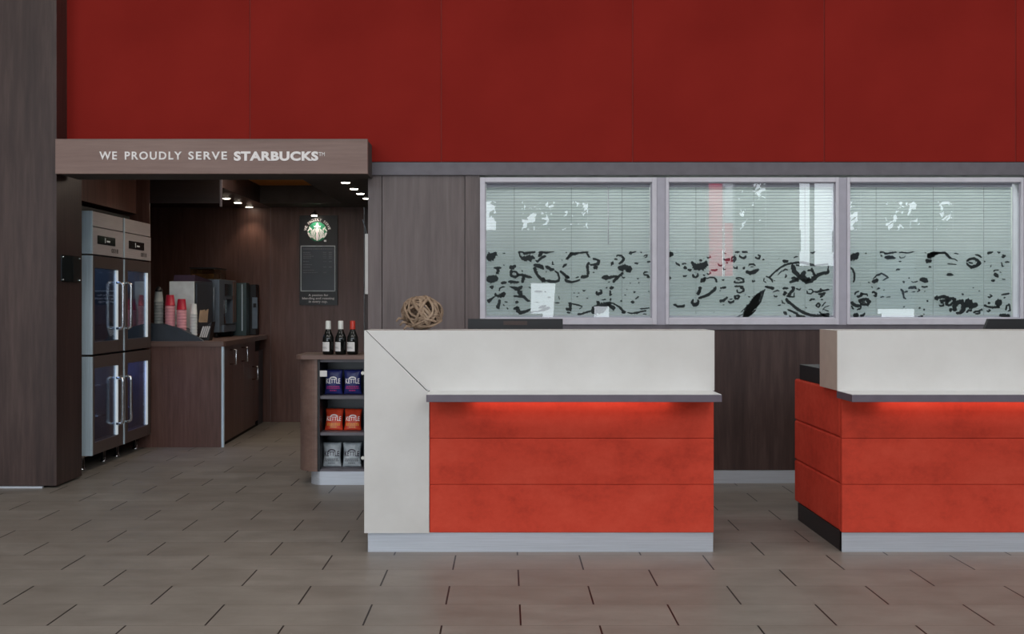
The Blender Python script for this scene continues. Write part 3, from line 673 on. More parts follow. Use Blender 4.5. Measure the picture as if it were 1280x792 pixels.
tag(mk('vine_ball', bm, 'twig'), 'ball of bleached woven vine strands on the left end of the desk top', 'ornament')

# monitors
def monitor(px0, px1, Y, ztop, slant, label):
    x0, x1 = X(px0, Y), X(px1, Y); c = (x0+x1)/2
    t = thing('computer_monitor', label, 'monitor', (c, Y+.03, .898), 'monitors behind the desk parapets')
    z0 = ztop-.235
    mk('screen_housing', prism([(x0-slant, z0), (x1, z0), (x1, ztop), (x0, ztop)], Y, Y+.028, 'xz'), 'black', t)
    mk('screen', box(x0+.01, x1-.01, Y+.028, Y+.030, z0+.012, ztop-.012), 'black_gloss', t)
    mk('rear_plate', box(c-.065, c+.065, Y-.004, Y, ztop-.034, ztop-.012), plain('brown_plate', srgb(66,50,46), .5), t)
    mk('stand', box(c-.03, c+.03, Y-.035, Y-.001, .905, z0+.12), 'black', t)
    mk('stand_base', box(c-.11, c+.11, Y-.11, Y+.10, .898, .906, bev=.002), 'black', t)
monitor(585, 703.5, 6.10, Z(398.3, 6.10), 0, 'black computer monitor behind the parapet of the left desk')
monitor(1236, 1356, 6.10, Z(398.3, 6.10), .09, 'black computer monitor behind the right desk parapet, cut by the picture edge')

# ================================================================ SNACK SHELF UNIT
UY = 7.66
ux0, ux1 = -1.445, WL-.006
ox0 = X(398, UY+.02)
def rounded(x0, x1, y0, y1, rx, ry, n=10):
    pts = [(x1, y0)]
    for i in range(n+1):
        a = math.pi/2*i/n
        pts.append((x0+rx-rx*math.sin(a), y0+ry-ry*math.cos(a)))
    pts += [(x0, y1), (x1, y1)]
    return pts
u = thing('snack_shelf', 'low walnut shelf unit with rounded left corner, packed with crisp bags, beside the white desk', 'shelf unit', (ux0+.2, UY+.22, 0))
mk('top_slab', prism(rounded(ux0-.008, ux1, UY-.02, 8.12, .06, .10), .866, .895), 'wood_top', u)
side = [(ox0, UY+.0)]
for i in range(13):
    a = math.pi/2*i/12; side.append((ux0+.15-.15*math.sin(a), UY+.20-.20*math.cos(a)))
side += [(ux0, 8.10), (ux0+.02, 8.10), (ux0+.02, UY+.20)]
for i in range(12, -1, -1):
    a = math.pi/2*i/12; side.append((ux0+.15-.13*math.sin(a), UY+.20-.18*math.cos(a)))
side += [(ox0, UY+.02)]
mk('curved_side_panel', prism(side, .094, .866), 'wood_top', u)
mk('jamb_strip', box(ox0-.004, ox0+.012, UY, UY+.40, .094, .866), 'desk_dark', u)
mk('back_panel', box(ox0-.0, ux1, UY+.34, UY+.36, .094, .866), 'charcoal', u)
mk('end_panel', box(ux1-.012, ux1, UY+.01, UY+.34, .094, .866), 'charcoal', u)
zsh = [.108, Z(539.8, UY+.03), Z(494.3, UY+.03)]
mk('bottom_board', box(ox0, ux1, UY+.01, UY+.34, .094, zsh[0]), 'trim', u)
for z in zsh[1:]: mk('shelf_board', box(ox0+.008, ux1-.012, UY+.02, UY+.34, z-.022, z), 'trim', u)
mk('top_rail', box(ox0+.008, ux1, UY+.02, UY+.04, .846, .866), 'trim', u)
kick = rounded(X(387, UY+.06), ux1, UY+.015, 8.08, .09, .12)
mk('kick_plate', prism(kick, 0, .094), 'kick', u)
mk('price_tag', box(X(399, UY), X(408.5, UY), UY+.004, UY+.010, Z(470.5, UY), Z(463, UY)), 'paper', u)
for py in (466, 572):
    o = bm_new(); add_lathe(o, [(.012, -.004), (.012, .004)], 0, 0, 20)
    bmesh.ops.rotate(o, verts=o.verts, matrix=Matrix.Rotation(math.pi/2, 3, 'X')); bmesh.ops.translate(o, verts=o.verts, vec=(X(453.5, UY), UY+.0, Z(py, UY)))
    mk('door_knob', o, 'foil_white', u)

def crisp_bag(x0, x1, z0, h, Y, mat, txt, sub, seed, lean, label, group):
    cx = (x0+x1)/2; w = x1-x0
    t = thing('crisp_bag', label, 'crisps', (cx, Y, z0), group)
    nx, nz = 20, 24; bm = bm_new()
    def P(i, j, sgn):
        a, b = i/nx, j/nz
        prof = max(0, (4*b*(1-b)))**.45*max(0, 4*a*(1-a))**.55
        d = .026*prof + .002*noise.noise((a*7+seed, b*7, sgn*3))*min(1, prof*2)
        pin = 1-.11*math.sin(math.pi*b)*(1)+.012*noise.noise((b*6, seed, 0))
        xx = cx+(a-.5)*w*pin; zz_ = z0+b*h+.003*noise.noise((a*5+seed, 2.2, b*2))*(b > .9)
        return Vector((xx, Y - sgn*d + lean*b*h, zz_))
    for sgn in (1, -1):
        g = [[bm.verts.new(P(i, j, sgn)) for j in range(nz+1)] for i in range(nx+1)]
        for i in range(nx):
            for j in range(nz):
                f = bm.faces.new((g[i][j], g[i+1][j], g[i+1][j+1], g[i][j+1])); f.smooth = True
    bmesh.ops.remove_doubles(bm, verts=bm.verts, dist=.0002)
    mk('bag', bm, mat, t)
    def surfY(px, pz):
        a = (px-cx)/w+.5; b = (pz-z0)/h; prof = max(0, (4*b*(1-b)))**.45*max(0, 4*a*(1-a))**.55
        return Y-.026*prof+lean*b*h-.0022
    def drape(b2):
        for v in b2.verts: v.co.y = surfY(v.co.x, v.co.z)+(v.co.y)
        return b2
    tm = fit_text('KETTLE', cx-w*.38, cx+w*.38, z0+h*.47, z0+h*.63, 0, 1.0, .012, .001)
    for v in tm.verts:   # arched letters, taller towards the ends
        r_ = (v.co.x-cx)/(w*.40); v.co.z += .020*h/.17*(.0)+(v.co.z-(z0+h*.55))*.35*abs(r_)
    mk('lettering', drape(tm), txt, t)
    arc = bm_new(); pts = [(cx+w*.20*math.cos(a), 0, z0+h*.65+w*.11*math.sin(a)) for a in [math.pi*k/10 for k in range(11)]]
    for p, q in zip(pts, pts[1:]):
        add_prism(arc, [(p[0], p[2]), (q[0], q[2]), (q[0]*.96+cx*.04, q[2]-.008), (p[0]*.96+cx*.04, p[2]-.008)], -.0005, .0005, 'xz')
    mk('arched_emblem', drape(arc), txt, t)
    rr2 = random.Random(seed); bars = bm_new()
    for row, (fz, wd) in enumerate(((.31, .34), (.24, .36), (.15, .18))):
        x = cx-w*wd
        while x < cx+w*wd:
            l = rr2.uniform(.006, .014); n = 3
            add_box(bars, x, min(x+l, cx+w*wd), -.0005, .0005, z0+h*fz, z0+h*(fz+.042)); x += l+.003
    mk('flavour_print', drape(bars), sub, t)
    return t
by = UY+.13
def bx2(p0, p1): return X(p0, by), X(p1, by)
crisp_bag(*bx2(405.5, 428.5), zsh[2], .174, by, 'bag_blue', 'white_txt', 'magenta', 1, .03, 'dark blue crisp bag on the top shelf, left one of the pair', 'dark blue crisp bags')
crisp_bag(*bx2(429.5, 452.5), zsh[2], .174, by, 'bag_blue', 'white_txt', 'magenta', 2, .03, 'dark blue crisp bag on the top shelf, right one next to the desk', 'dark blue crisp bags')
crisp_bag(*bx2(405.5, 429), zsh[1], .150, by, 'bag_orange', 'white_txt', 'yellow', 3, .35, 'orange crisp bag on the middle shelf, left one of the pair', 'orange crisp bags')
crisp_bag(*bx2(429.5, 452), zsh[1], .148, by, 'bag_orange', 'white_txt', 'yellow', 4, .35, 'orange crisp bag on the middle shelf, right one next to the desk', 'orange crisp bags')
crisp_bag(*bx2(403, 427), zsh[0], .170, by, 'bag_grey', 'purple_dk', 'txt_dim', 5, .12, 'silver grey crisp bag on the bottom shelf, left one of the pair', 'silver grey crisp bags')
crisp_bag(*bx2(428, 452), zsh[0], .170, by, 'bag_grey', 'purple_dk', 'txt_dim', 6, .12, 'silver grey crisp bag on the bottom shelf, right one next to the desk', 'silver grey crisp bags')

# wine bottles
def bottle(px, foil, labx, label):
    Y = 7.74; cx = X(px, Y); z = .895; r = .0385
    t = thing('wine_bottle', label, 'bottle', (cx, Y, z), 'wine bottles on the shelf unit')
    mk('glass_body', lathe([(r*.8, z), (r, z+.006), (r, z+.105), (r*.96, z+.122), (r*.62, z+.155), (r*.42, z+.175), (r*.38, z+.232)], cx, Y), 'bottle_glass', t)
    mk('foil_cap', lathe([(r*.50, z+.176), (r*.50, z+.180), (r*.47, z+.232), (r*.44, z+.2345), (0, z+.235)], cx, Y), foil, t)
    bm = bm_new(); a0, a1 = labx; rr_ = r+.0008; n = 12
    pr = [[bm.verts.new((cx+rr_*math.sin(a0+(a1-a0)*i/n), Y-rr_*math.cos(a0+(a1-a0)*i/n), zz_)) for zz_ in (z+.024, z+.088)] for i in range(n+1)]
    for a, b in zip(pr, pr[1:]): bm.faces.new((a[0], b[0], b[1], a[1])).smooth = True
    mk('paper_label', bm, 'paper', t)
    rr_ = r+.0014
    for (b0, b1, q0, q1) in ((.1, .7, .050, .053), (.15, .8, .044, .046), (.1, .3, .074, .078)):
        bm = bm_new(); c0, c1 = a0+(a1-a0)*b0, a0+(a1-a0)*b1
        pr = [[bm.verts.new((cx+rr_*math.sin(c0+(c1-c0)*i/6), Y-rr_*math.cos(c0+(c1-c0)*i/6), z+zz_)) for zz_ in (q0, q1)] for i in range(7)]
        for a, b in zip(pr, pr[1:]): bm.faces.new((a[0], b[0], b[1], a[1]))
        mk('printed_line', bm, 'txt_dim', t)
    return t
bottle(410.3, 'foil_white', (-1.45, .35), 'dark wine bottle with white foil cap, leftmost on the shelf unit')
bottle(426.0, 'foil_white', (-1.45, .1), 'dark wine bottle with white foil cap, between the other two bottles')
bottle(440.8, 'foil_red', (-1.3, .5), 'dark wine bottle with red foil cap on the shelf unit')

# board on the right jamb
t = thing('wall_panel_board', 'white framed board seen edge-on, hung on the alcove jamb above the bottles', 'board', (WL-.014, 7.95, Z(367.5, 7.8)))
mk('board_frame', box(X(456.2, 7.8), WL-.001, 7.80, 8.08, Z(367.5, 7.8), Z(292, 7.8), bev=.003), 'paper', t)
mk('cable', tube([(WL-.02, 7.83, Z(292, 7.8)), (WL-.03, 7.85, Z(284, 7.8)), (X(453.2, 7.86), 7.86, Z(273.5, 7.8))], .0035, 6), 'txt_dim', t)

# ================================================================ MENU BOARD
BY = AY-.045
bx0, bx1 = X(374.3, BY), X(421.8, BY)
mb = thing('menu_board', 'tall black menu board with round green logo on the alcove back wall', 'menu board', ((bx0+bx1)/2, BY+.01, Z(381, BY)))
mk('backing_board', box(bx0, bx1, BY, BY+.022, Z(381, BY), Z(269, BY)), 'board', mb)
fx0, fx1, fz0, fz1 = X(375.9, BY), X(419.2, BY), Z(364, BY), Z(306.9, BY); e = .0085
mk('silver_frame', boxes((fx0, fx1, BY-.008, BY, fz1-e, fz1), (fx0, fx1, BY-.008, BY, fz0, fz0+e), (fx0, fx0+e, BY-.008, BY, fz0, fz1), (fx1-e, fx1, BY-.008, BY, fz0, fz1)), 'machine_grey', mb)
mk('menu_panel', box(fx0+e, fx1-e, BY-.003, BY-.0005, fz0+e, fz1-e), 'chalk', mb)
rr = random.Random(3)
rows = [(311, 379, 417), (315.4, 379, 388), (317.7, 379, 389), (320.2, 379, 392.5), (322.4, 379, 389), (326.7, 379, 386), (330.6, 379, 390), (333.6, 379, 388), (337.6, 379, 393), (340.5, 379, 397)]
for k, (py, a, b) in enumerate(rows):
    bm = bm_new(); z = Z(py, BY); x = X(a, BY)
    while x < X(b, BY):
        l = rr.uniform(.008, .022); add_box(bm, x, min(x+l, X(b, BY)), BY-.0045, BY-.003, z-.0045, z+.0045); x += l+.005
    if k in (1, 2, 3, 4, 5, 7, 9):
        for (c, d_) in ((404, 408), (411, 415))[:1 if k == 9 else 2]: mk('menu_price', box(X(c, BY), X(d_, BY), BY-.0045, BY-.003, z-.0045, z+.0045), 'txt_dim', mb)
    mk('menu_line', bm, 'txt_dim', mb)
for s_, py0, py1, p0, p1 in (('A passion for', 370.8, 367.2, 385.5, 410.5), ('blending and roasting', 374.9, 371.2, 377.8, 418), ('in every cup.', 379.2, 375.2, 386, 409.5)):
    mk('lettering', fit_text(s_, X(p0, BY), X(p1, BY), Z(py0, BY), Z(py1, BY), BY-.002, 1.0, .012, .002), 'white_txt', mb)
# round emblem
cx, cz, r0 = X(396.8, BY), Z(289.4, BY), 12.1*BY/FPX
lg = mk('logo_disc', prism([(cx+r0*math.cos(2*math.pi*i/48), cz+r0*math.sin(2*math.pi*i/48)) for i in range(48)], BY-.008, BY-.0005, 'xz'), 'green', mb)
bm = bm_new(); yy = (BY-.0105, BY-.0082)
E = lambda cx_, cz_, rx, rz, n=20, a0=0, a1=2*math.pi: [(cx+r0*(cx_+rx*math.cos(a0+(a1-a0)*i/n)), cz+r0*(cz_+rz*math.sin(a0+(a1-a0)*i/n))) for i in range(n)]
P_ = lambda pts: [(cx+r0*a, cz+r0*b) for a, b in pts]
def strip(pts, w):
    for (x0, z0, ), (x1, z1) in zip(pts, pts[1:]):
        dx, dz = x1-x0, z1-z0; l = math.hypot(dx, dz); nx_, nz_ = -dz/l*w/2, dx/l*w/2
        add_prism(bm, P_([(x0+nx_, z0+nz_), (x1+nx_, z1+nz_), (x1-nx_, z1-nz_), (x0-nx_, z0-nz_)]), yy[0], yy[1], 'xz')
add_prism(bm, E(0, .12, .22, .29), yy[0], yy[1], 'xz')                                    # face
add_prism(bm, P_([(-.30, .42), (-.38, .62), (-.20, .56), (-.13, .74), (0, .60), (.13, .74), (.20, .56), (.38, .62), (.30, .42)]), yy[0], yy[1], 'xz')   # crown
add_prism(bm, P_([(0, .95), (.05, .82), (.16, .82), (.07, .74), (.1, .62), (0, .69), (-.1, .62), (-.07, .74), (-.16, .82), (-.05, .82)]), yy[0], yy[1], 'xz')  # star
add_prism(bm, P_([(-.12, -.15), (.12, -.15), (.17, -.5), (.10, -.93), (-.10, -.93), (-.17, -.5)]), yy[0], yy[1], 'xz')   # body
for s_ in (-1, 1):
    for k in range(4):       # wavy hair
        o_ = .27+.115*k
        strip([(s_*(o_-.02), .35-.10*k), (s_*(o_+.05), .10-.05*k), (s_*(o_-.02), -.15), (s_*(o_+.04), -.42), (s_*(o_-.06), -.86+.09*k)], .075)
    strip([(s_*.98, .02), (s_*.88, .18), (s_*.74, .34), (s_*.60, .30), (s_*.66, .12)], .13)   # tail fins
    strip([(s_*.96, -.1), (s_*.82, -.42), (s_*.62, -.62)], .14)
    strip([(s_*.74, .34), (s_*.82, .50)], .10)
    strip([(s_*.88, -.1), (s_*.74, -.3)], .07)
mk('logo_figure', bm, 'white_txt', lg)
bm = bm_new(); arc_txt = 'WE PROUDLY SERVE'; n = len(arc_txt); Rr = 15.3*BY/FPX
for k, ch in enumerate(arc_txt):
    if ch == ' ': continue
    g = text_bm(ch, 1, .03); xs = [v.co.x for v in g.verts]; mid_ = (min(xs)+max(xs))/2
    ang = math.radians(166-152*k/(n-1)); sz = .036
    for v in g.verts:
        lx, lz = (v.co.x-mid_)*sz, (v.co.y-.35)*sz; ca = ang-math.pi/2
        v.co = Vector((cx+Rr*math.cos(ang)+lx*math.cos(ca)-lz*math.sin(ca), BY-.0015-v.co.z*.03, cz+Rr*math.sin(ang)+lx*math.sin(ca)+lz*math.cos(ca)))
    merge(bm, g)
mk('arched_lettering', bm, 'white_txt', mb)
mk('registered_mark', box(X(405, BY), X(408, BY), BY-.002, BY-.0005, Z(302, BY), Z(299.7, BY)), 'white_txt', mb)
# picture light
pl = thing('picture_light', 'small swan-neck spotlight glowing over the green logo', 'lamp', (X(396, AY), AY-.02, Z(271, AY)))
ax_ = X(396, AY)
mk('arm', tube([(ax_, AY-.025, 2.215), (ax_, AY-.07, 2.225), (ax_, AY-.12, 2.225), (ax_, AY-.15, 2.20)], .007, 8), 'chrome', pl)
mk('lamp_shade', lathe([(.012, 2.205), (.022, 2.20), (.036, 2.172)], ax_, AY-.155, 16), 'chrome', pl)
mk('bulb', lathe([(.031, 2.166), (.031, 2.171)], ax_, AY-.155, 16), 'lamp', pl)

# ================================================================ DOWNLIGHTS
def downlight(x, y, label, first=None):
    if first: return dup(first, (x, y, 2.27), label)
    t = thing('ceiling_spotlight', label, 'ceiling light', (x, y, 2.27), 'recessed ceiling spotlights')
    bm = bm_new(); add_lathe(bm, [(.036, 2.2702), (.050, 2.2702), (.048, 2.262), (.036, 2.266)], x, y, 24)
    mk('trim_ring', bm, 'chrome', t)
    mk('lens', lathe([(.034, 2.2585), (.036, 2.264)], x, y, 20), 'lamp', t)
    return t
xr_, xl_ = -1.34, -2.69
L0 = None
for k, y in enumerate((9.33, 9.84, 10.27, 10.73)):
    o = downlight(xr_, y, 'recessed ceiling spotlight in the right row, %s' % ['nearest the sign', 'second from the sign', 'third from the sign', 'farthest from the sign'][k], L0); L0 = L0 or o
for k, y in enumerate((10.73, 11.19, 11.68)):
    downlight(xl_, y, 'recessed ceiling spotlight above the coffee counter, %s' % ['nearest the camera', 'middle one', 'closest to the back wall'][k], L0)
downlight(xl_, 9.95, 'added ceiling spotlight hidden behind the hanging bulkhead', L0)  # unseen lamp added to light the coffee machine

# ================================================================ COFFEE COUNTER
cz1, cz0 = .921, .877
ccx = X(280, CY); cfx = -2.53; cyb = 11.76
cc = thing('coffee_counter', 'dark walnut coffee counter with metal-edged end panel beside the fridge', 'counter', (-3.1, 10.7, 0))
mk('worktop', prism([(-4.04, CY-.01), (ccx-.002, CY-.01), (ccx+.01, CY+.02), (cfx+.015, cyb), (-4.04, cyb)], cz0, cz1), 'wood_top', cc)
mk('end_panel', box(-3.8, ccx-.022, CY, CY+.03, .0, cz0), 'wood_alcove', cc)
mk('metal_edge', box(ccx-.022, ccx-.002, CY-.003, CY+.03, 0, cz0), 'alu', cc)
dirv = Vector((cfx-ccx, cyb-CY, 0)); Lc = dirv.length; dirv.normalize(); nrm = Vector((dirv.y, -dirv.x, 0))
def cface(s0, s1, z0, z1, depth, out=0.0):
    """box whose front lies on the counter's aisle face"""
    o = Vector((ccx-.02, CY, 0)) + nrm*out
    a, b = o+dirv*s0, o+dirv*s1; c, d_ = b-nrm*depth, a-nrm*depth
    return prism([(a.x, a.y), (b.x, b.y), (c.x, c.y), (d_.x, d_.y)], z0, z1)
mk('carcass', cface(.035, Lc-.3, .06, cz0-.002, .5, -.03), 'gap', cc)
doors = [(.035, .44), (.445, .97), (.975, 1.55)]
hs = [(.345, .834, .705), (.87, .835, .706), (1.40, .624, .497)]
def chandle(s, z1, z0, par):
    o = Vector((ccx-.02, CY, 0)) + dirv*s
    pts = [o, o+nrm*.055, o+nrm*.055, o]
    P4 = [Vector((p.x, p.y, z)) for p, z in zip(pts, (z1, z1, z0, z0))]
    mk('handle', tube(P4, .007, 8), 'chrome', par)
for (s0, s1), (hp, z1, z0) in zip(doors, hs):
    dr = mk('door', cface(s0, s1, .03, cz0-.006, .025), 'wood_alcove', cc); chandle(hp, z1, z0, dr)
dr = mk('drawer', cface(1.555, 1.74, .06, cz0-.11, .025), 'wood_alcove', cc)
mk('bay_shade', cface(1.57, 1.80, cz0-.10, cz0-.004, .02, -.004), 'gap', cc)  # near-black panel puts the shade of the open slot into colour
mk('filler_panel', cface(1.76, Lc-.02, .0, cz0-.11, .02, -.01), 'charcoal', cc)
mk('plinth', cface(.035, Lc-.3, 0, .03, .4, -.012), 'gap', cc)

T = cz1
# condiment organiser (black wedge)
org = thing('cup_organiser', 'black sloping cup organiser at the fridge end of the coffee counter', 'organiser', (-3.0, 9.95, T))
oy0, oy1 = 9.76, 10.02
zp = lambda py: Z(py, oy0)
mk('body', prism([(-3.30, T), (X(235, oy0), T), (X(235, oy0), zp(416)), (X(225, oy0), zp(410.5)), (X(205, oy0), zp(405)), (-3.30, zp(403))], oy0, oy1, 'xz'), 'charcoal', org)
mk('front_lip', prism([(X(235.1, oy0), T), (X(254, oy0), T), (X(247, oy0), zp(421)), (X(235.1, oy0), zp(416))], oy0, oy0+.05, 'xz'), 'charcoal', org)
# cup stacks
def cup_mesh(mat, sc_=1.0):
    r1, r2, h = .040*sc_, .029*sc_, .095
    bm = bm_new(); seg = 24
    prof = [(r2, 0), (r2*1.02, .002), (r1*.97, h-.004), (r1*1.04, h-.003), (r1*1.04, h), (r1*.94, h), (r2*.9, .006), (0.0005, .006)]
    rings = [[bm.verts.new((r*math.cos(2*math.pi*i/seg), r*math.sin(2*math.pi*i/seg), z)) for i in range(seg)] for r, z in prof]
    for a, b in zip(rings, rings[1:]):
        for i in range(seg): bm.faces.new((a[i], a[(i+1) % seg], b[(i+1) % seg], b[i])).smooth = True
    bm.faces.new(rings[0][::-1])
    return bm
def cup_stack(px, y, pyb, pyt, mats, sc_, look, group, top=None):
    x = X(px, y); zb_, zt_ = Z(pyb, y), Z(pyt, y)
    h = zt_-zb_; n = max(5, int((h-.095)/.024)+1); step = (h-.095)/(n-1)
    protos = {}
    for k in range(n):
        mat = mats[1] if k >= n-1 and len(mats) > 1 else mats[0]
        nm = 'paper_cup'
        if mat not in protos:
            bm = cup_mesh(mat, sc_); bmesh.ops.rotate(bm, verts=bm.verts, matrix=Matrix.Rotation(math.pi, 3, 'X')) ; bmesh.ops.translate(bm, verts=bm.verts, vec=(x, y, .095+zb_+k*step))
            o = mk(nm, bm, mat, origin=(x, y, zb_+k*step)); protos[mat] = o
        else:
            o = protos[mat].copy(); COL.objects.link(o); o.location = (x, y, zb_+k*step)
        pos = 'at the bottom' if k == 0 else 'at the top' if k == n-1 else '%s from the bottom' % ['', 'second', 'third', 'fourth', 'fifth', 'sixth', 'seventh', 'eighth', 'ninth', 'tenth', 'eleventh', 'twelfth', 'thirteenth'][k]
        cl = {'pink': 'pink', 'cup_red': 'crimson', 'cup_grey': 'grey', 'cup_white': 'white'}[mat]
        tag(o, '%s paper cup %s of the %s' % (cl, pos, look), 'cup', group)
cup_stack(198.3, 9.86, 404, 364.5, ['cup_grey'], 1.05, 'grey stack next to the fridge', 'cups in the grey stack')
cup_stack(212.6, 9.86, 408, 368.5, ['pink', 'cup_red'], 1.12, 'left of the two pink stacks', 'cups in the left pink stack')
cup_stack(227.0, 9.86, 413, 373.5, ['pink', 'cup_red'], 1.10, 'right of the two pink stacks', 'cups in the right pink stack')
cup_stack(242.0, 9.90, 425.5, 379.5, ['cup_white'], .82, 'slim white stack', 'cups in the white stack')
x_, y_ = X(198.3, 9.86), 9.86
tag(mk('plastic_dome', lathe([(.030, 0), (.034, .012), (.022, .03), (.010, .045), (0, .047)], 0, 0, 20), 'black', origin=(0, 0, 0)), 'black domed lid resting on top of the grey cup stack', 'lid').location = (x_, y_, Z(364.3, 9.86))
# sachet basket with napkins
sb = thing('sachet_basket', 'small black tilted basket of tan sachets beside the white cup stack', 'basket', (X(253, 9.98), 9.98, T))
mk('basket', prism([(X(249, 9.95), T), (X(262, 9.95), T), (X(266, 9.95), Z(402, 9.95)), (X(256, 9.95), Z(409, 9.95))], 9.92, 10.04, 'xz'), 'black', sb)
bm = bm_new(); rr = random.Random(9)
for k in range(5):
    cxk = X(251+k*1.5, 9.98); add_prism(bm, [(cxk-.012, Z(402, 9.98)), (cxk+.008, Z(403, 9.98)), (cxk+.020, Z(388+rr.uniform(-2, 3), 9.98)), (cxk, Z(387, 9.98))], 9.95+k*.014, 9.953+k*.014, 'xz')
mk('tan_sachets', bm, 'tan', sb)
bm = bm_new()
for k in range(4):
    cxk = X(250+k*2.4, 9.93); add_prism(bm, [(cxk, T+.03), (cxk+.012, T+.028), (cxk+.045, T+.125), (cxk+.033, T+.13)], 9.905+k*.003, 9.908+k*.003, 'xz')
mk('napkins', bm, 'paper', sb)

# espresso machine (near)
em = thing('milk_cooler', 'grey boxy coffee machine unit nearest the cup stacks, pale metal side', 'coffee machine', (-2.95, 10.4, T))
A0, A1 = X(212, 10.1), X(243.6, 10.1)
zA = Z(351, 10.1)
mk('housing', box(A0, A1, 10.1, 10.72, T+.05, zA, bev=.006), 'charcoal', em)
mk('pale_side_panel', box(A0+.002, A1-.002, 10.088, 10.1, T+.08, zA-.004), 'machine_grey', em)
mk('front_door', box(A1, A1+.012, 10.13, 10.66, T+.10, zA-.02, bev=.003), 'charcoal', em)
mk('door_hinge', tube([(A1+.018, 10.68, T+.10), (A1+.018, 10.68, zA-.05)], .008, 8), 'slate', em)
mk('top_lid', prism([(10.12, zA), (10.72, zA), (10.72, zA+.015), (10.14, zA+.055)], A0+.03, A1-.01, 'yz'), 'purple_dk', em)
for xx in (A0+.03, A1-.03):
    for y in (10.14, 10.68): mk('foot', lathe([(.016, T), (.012, T+.05)], xx, y, 12), 'black', em)
# bean-to-cup machine (far)
cm = thing('coffee_machine', 'slate grey bean-to-cup coffee machine with chrome spout and bean hoppers', 'coffee machine', (-2.95, 11.1, T))
B0, B1, b0, b1 = -3.12, -2.765, 10.76, 11.42
zB = 1.485
mk('housing', boxes((B0, B1-.10, b0, b1, T+.05, zB), (B1-.10, B1, b0, b0+.17, T+.05, zB), (B1-.10, B1, b1-.13, b1, T+.05, zB), (B1-.10, B1, b0+.17, b1-.13, zB-.19, zB), (B1-.10, B1+.02, b0+.1, b1-.13, T+.05, T+.12), bev=.004), 'slate', cm)
mk('copper_back_panel', box(B1-.101, B1-.096, b0+.18, b1-.14, T+.125, zB-.195), 'wood_top', cm)
mk('control_panel', box(B1, B1+.005, b0+.2, b1-.16, zB-.16, zB-.04), 'black_gloss', cm)
mk('copper_trim', box(B1+.001, B1+.008, b1-.14, b1-.02, T+.14, zB-.01), 'wood_top', cm)
sp = mk('spout', boxes((B1-.07, B1-.02, b0+.27, b0+.37, zB-.33, zB-.19), bev=.008), 'chrome', cm)
mk('nozzle', lathe([(.008, zB-.39), (.014, zB-.36), (.02, zB-.33)], B1-.045, b0+.32, 14), 'chrome', sp)
mk('milk_pitcher', lathe([(.026, T+.121), (.028, T+.13), (.02, T+.19), (.024, T+.20)], B1-.045, b0+.32, 18), 'chrome', cm)
mk('drip_tray', box(B1-.09, B1+.03, b0+.16, b1-.15, T+.121, T+.128), 'black', cm)
for y in (b0+.04, b1-.04): mk('foot', lathe([(.018, T), (.014, T+.05)], B1-.04, y, 12), 'black', cm)
for k, (h0, h1) in enumerate(((10.80, 11.02), (11.06, 11.26))):
    hp = mk('bean_hopper', box(B0+.06, B1-.06, h0, h1, zB+.001, zB+.105, bev=.006), 'hopper', cm)
    mk('coffee_beans', box(B0+.07, B1-.07, h0+.01, h1-.01, zB+.004, zB+.055), 'beans', hp)
    mk('hopper_lid', box(B0+.055, B1-.055, h0-.004, h1+.004, zB+.106, zB+.116), 'black', hp)
# tall side tower + water boiler
tw = thing('milk_fridge_tower', 'narrow dark teal tower unit to the right of the coffee machine', 'appliance', (-2.84, 11.5, T))
mk('body', box(-2.98, X(312.5, 11.62), 11.46, 11.60, T, Z(353.5, 11.6), bev=.004), plain('teal_grey_panel', srgb(64,84,88), .35), tw)
mk('bright_edge', box(-2.715, -2.705, 11.452, 11.458, T+.05, Z(355, 11.5)), 'alu', tw)
wb = thing('water_boiler', 'slim black water boiler with grey front in the far counter corner', 'boiler', (-2.66, 11.68, T))
mk('body', box(X(306, 11.66), X(322, 11.70), 11.63, 11.765, T, Z(355.5, 11.7), bev=.006), 'black', wb)
mk('grey_front', box(X(315.5, 11.63), X(322, 11.63), 11.622, 11.63, T+.07, Z(371.5, 11.63)), 'slate', wb)
mk('tap', boxes((X(317, 11.62), X(320.5, 11.62), 11.60, 11.622, Z(384, 11.6), Z(379, 11.6)), bev=.003), 'black', wb)

# ================================================================ DOUBLE FRIDGE
FX = -3.08; f0, fm, f1 = 8.28, 8.975, 9.67
z00, z01, z02, z03 = .115, .862, 1.612, 1.94
fr = thing('display_fridge', 'tall double stainless steel fridge with four glass doors on steel legs', 'fridge', (FX-.4, 8.975, 0))
bxk = FX-.85
mk('cabinet', boxes((bxk, FX-.08, f0+.01, f0+.04, z00, z03-.01), (bxk, FX-.08, f1-.04, f1-.01, z00, z03-.01), (bxk, FX-.08, fm-.02, fm+.02, z00, z03-.01),
                    (bxk, bxk+.03, f0+.04, f1-.04, z00, z03-.01), (bxk, FX-.08, f0, f1, z00-.0, z00+.03), (bxk, FX-.08, f0, f1, z02-.02, z03-.005), (bxk, FX-.08, f0, f1, z01-.02, z01+.02)), 'charcoal', fr)
mk('bottom_sill', box(FX-.09, FX-.082, f0, f1, z00-.02, z00+.01), 'steel', fr)
mk('top_vent', box(bxk, FX-.10, f0+.05, f1-.25, z03+.0, z03+.045), 'black', fr)
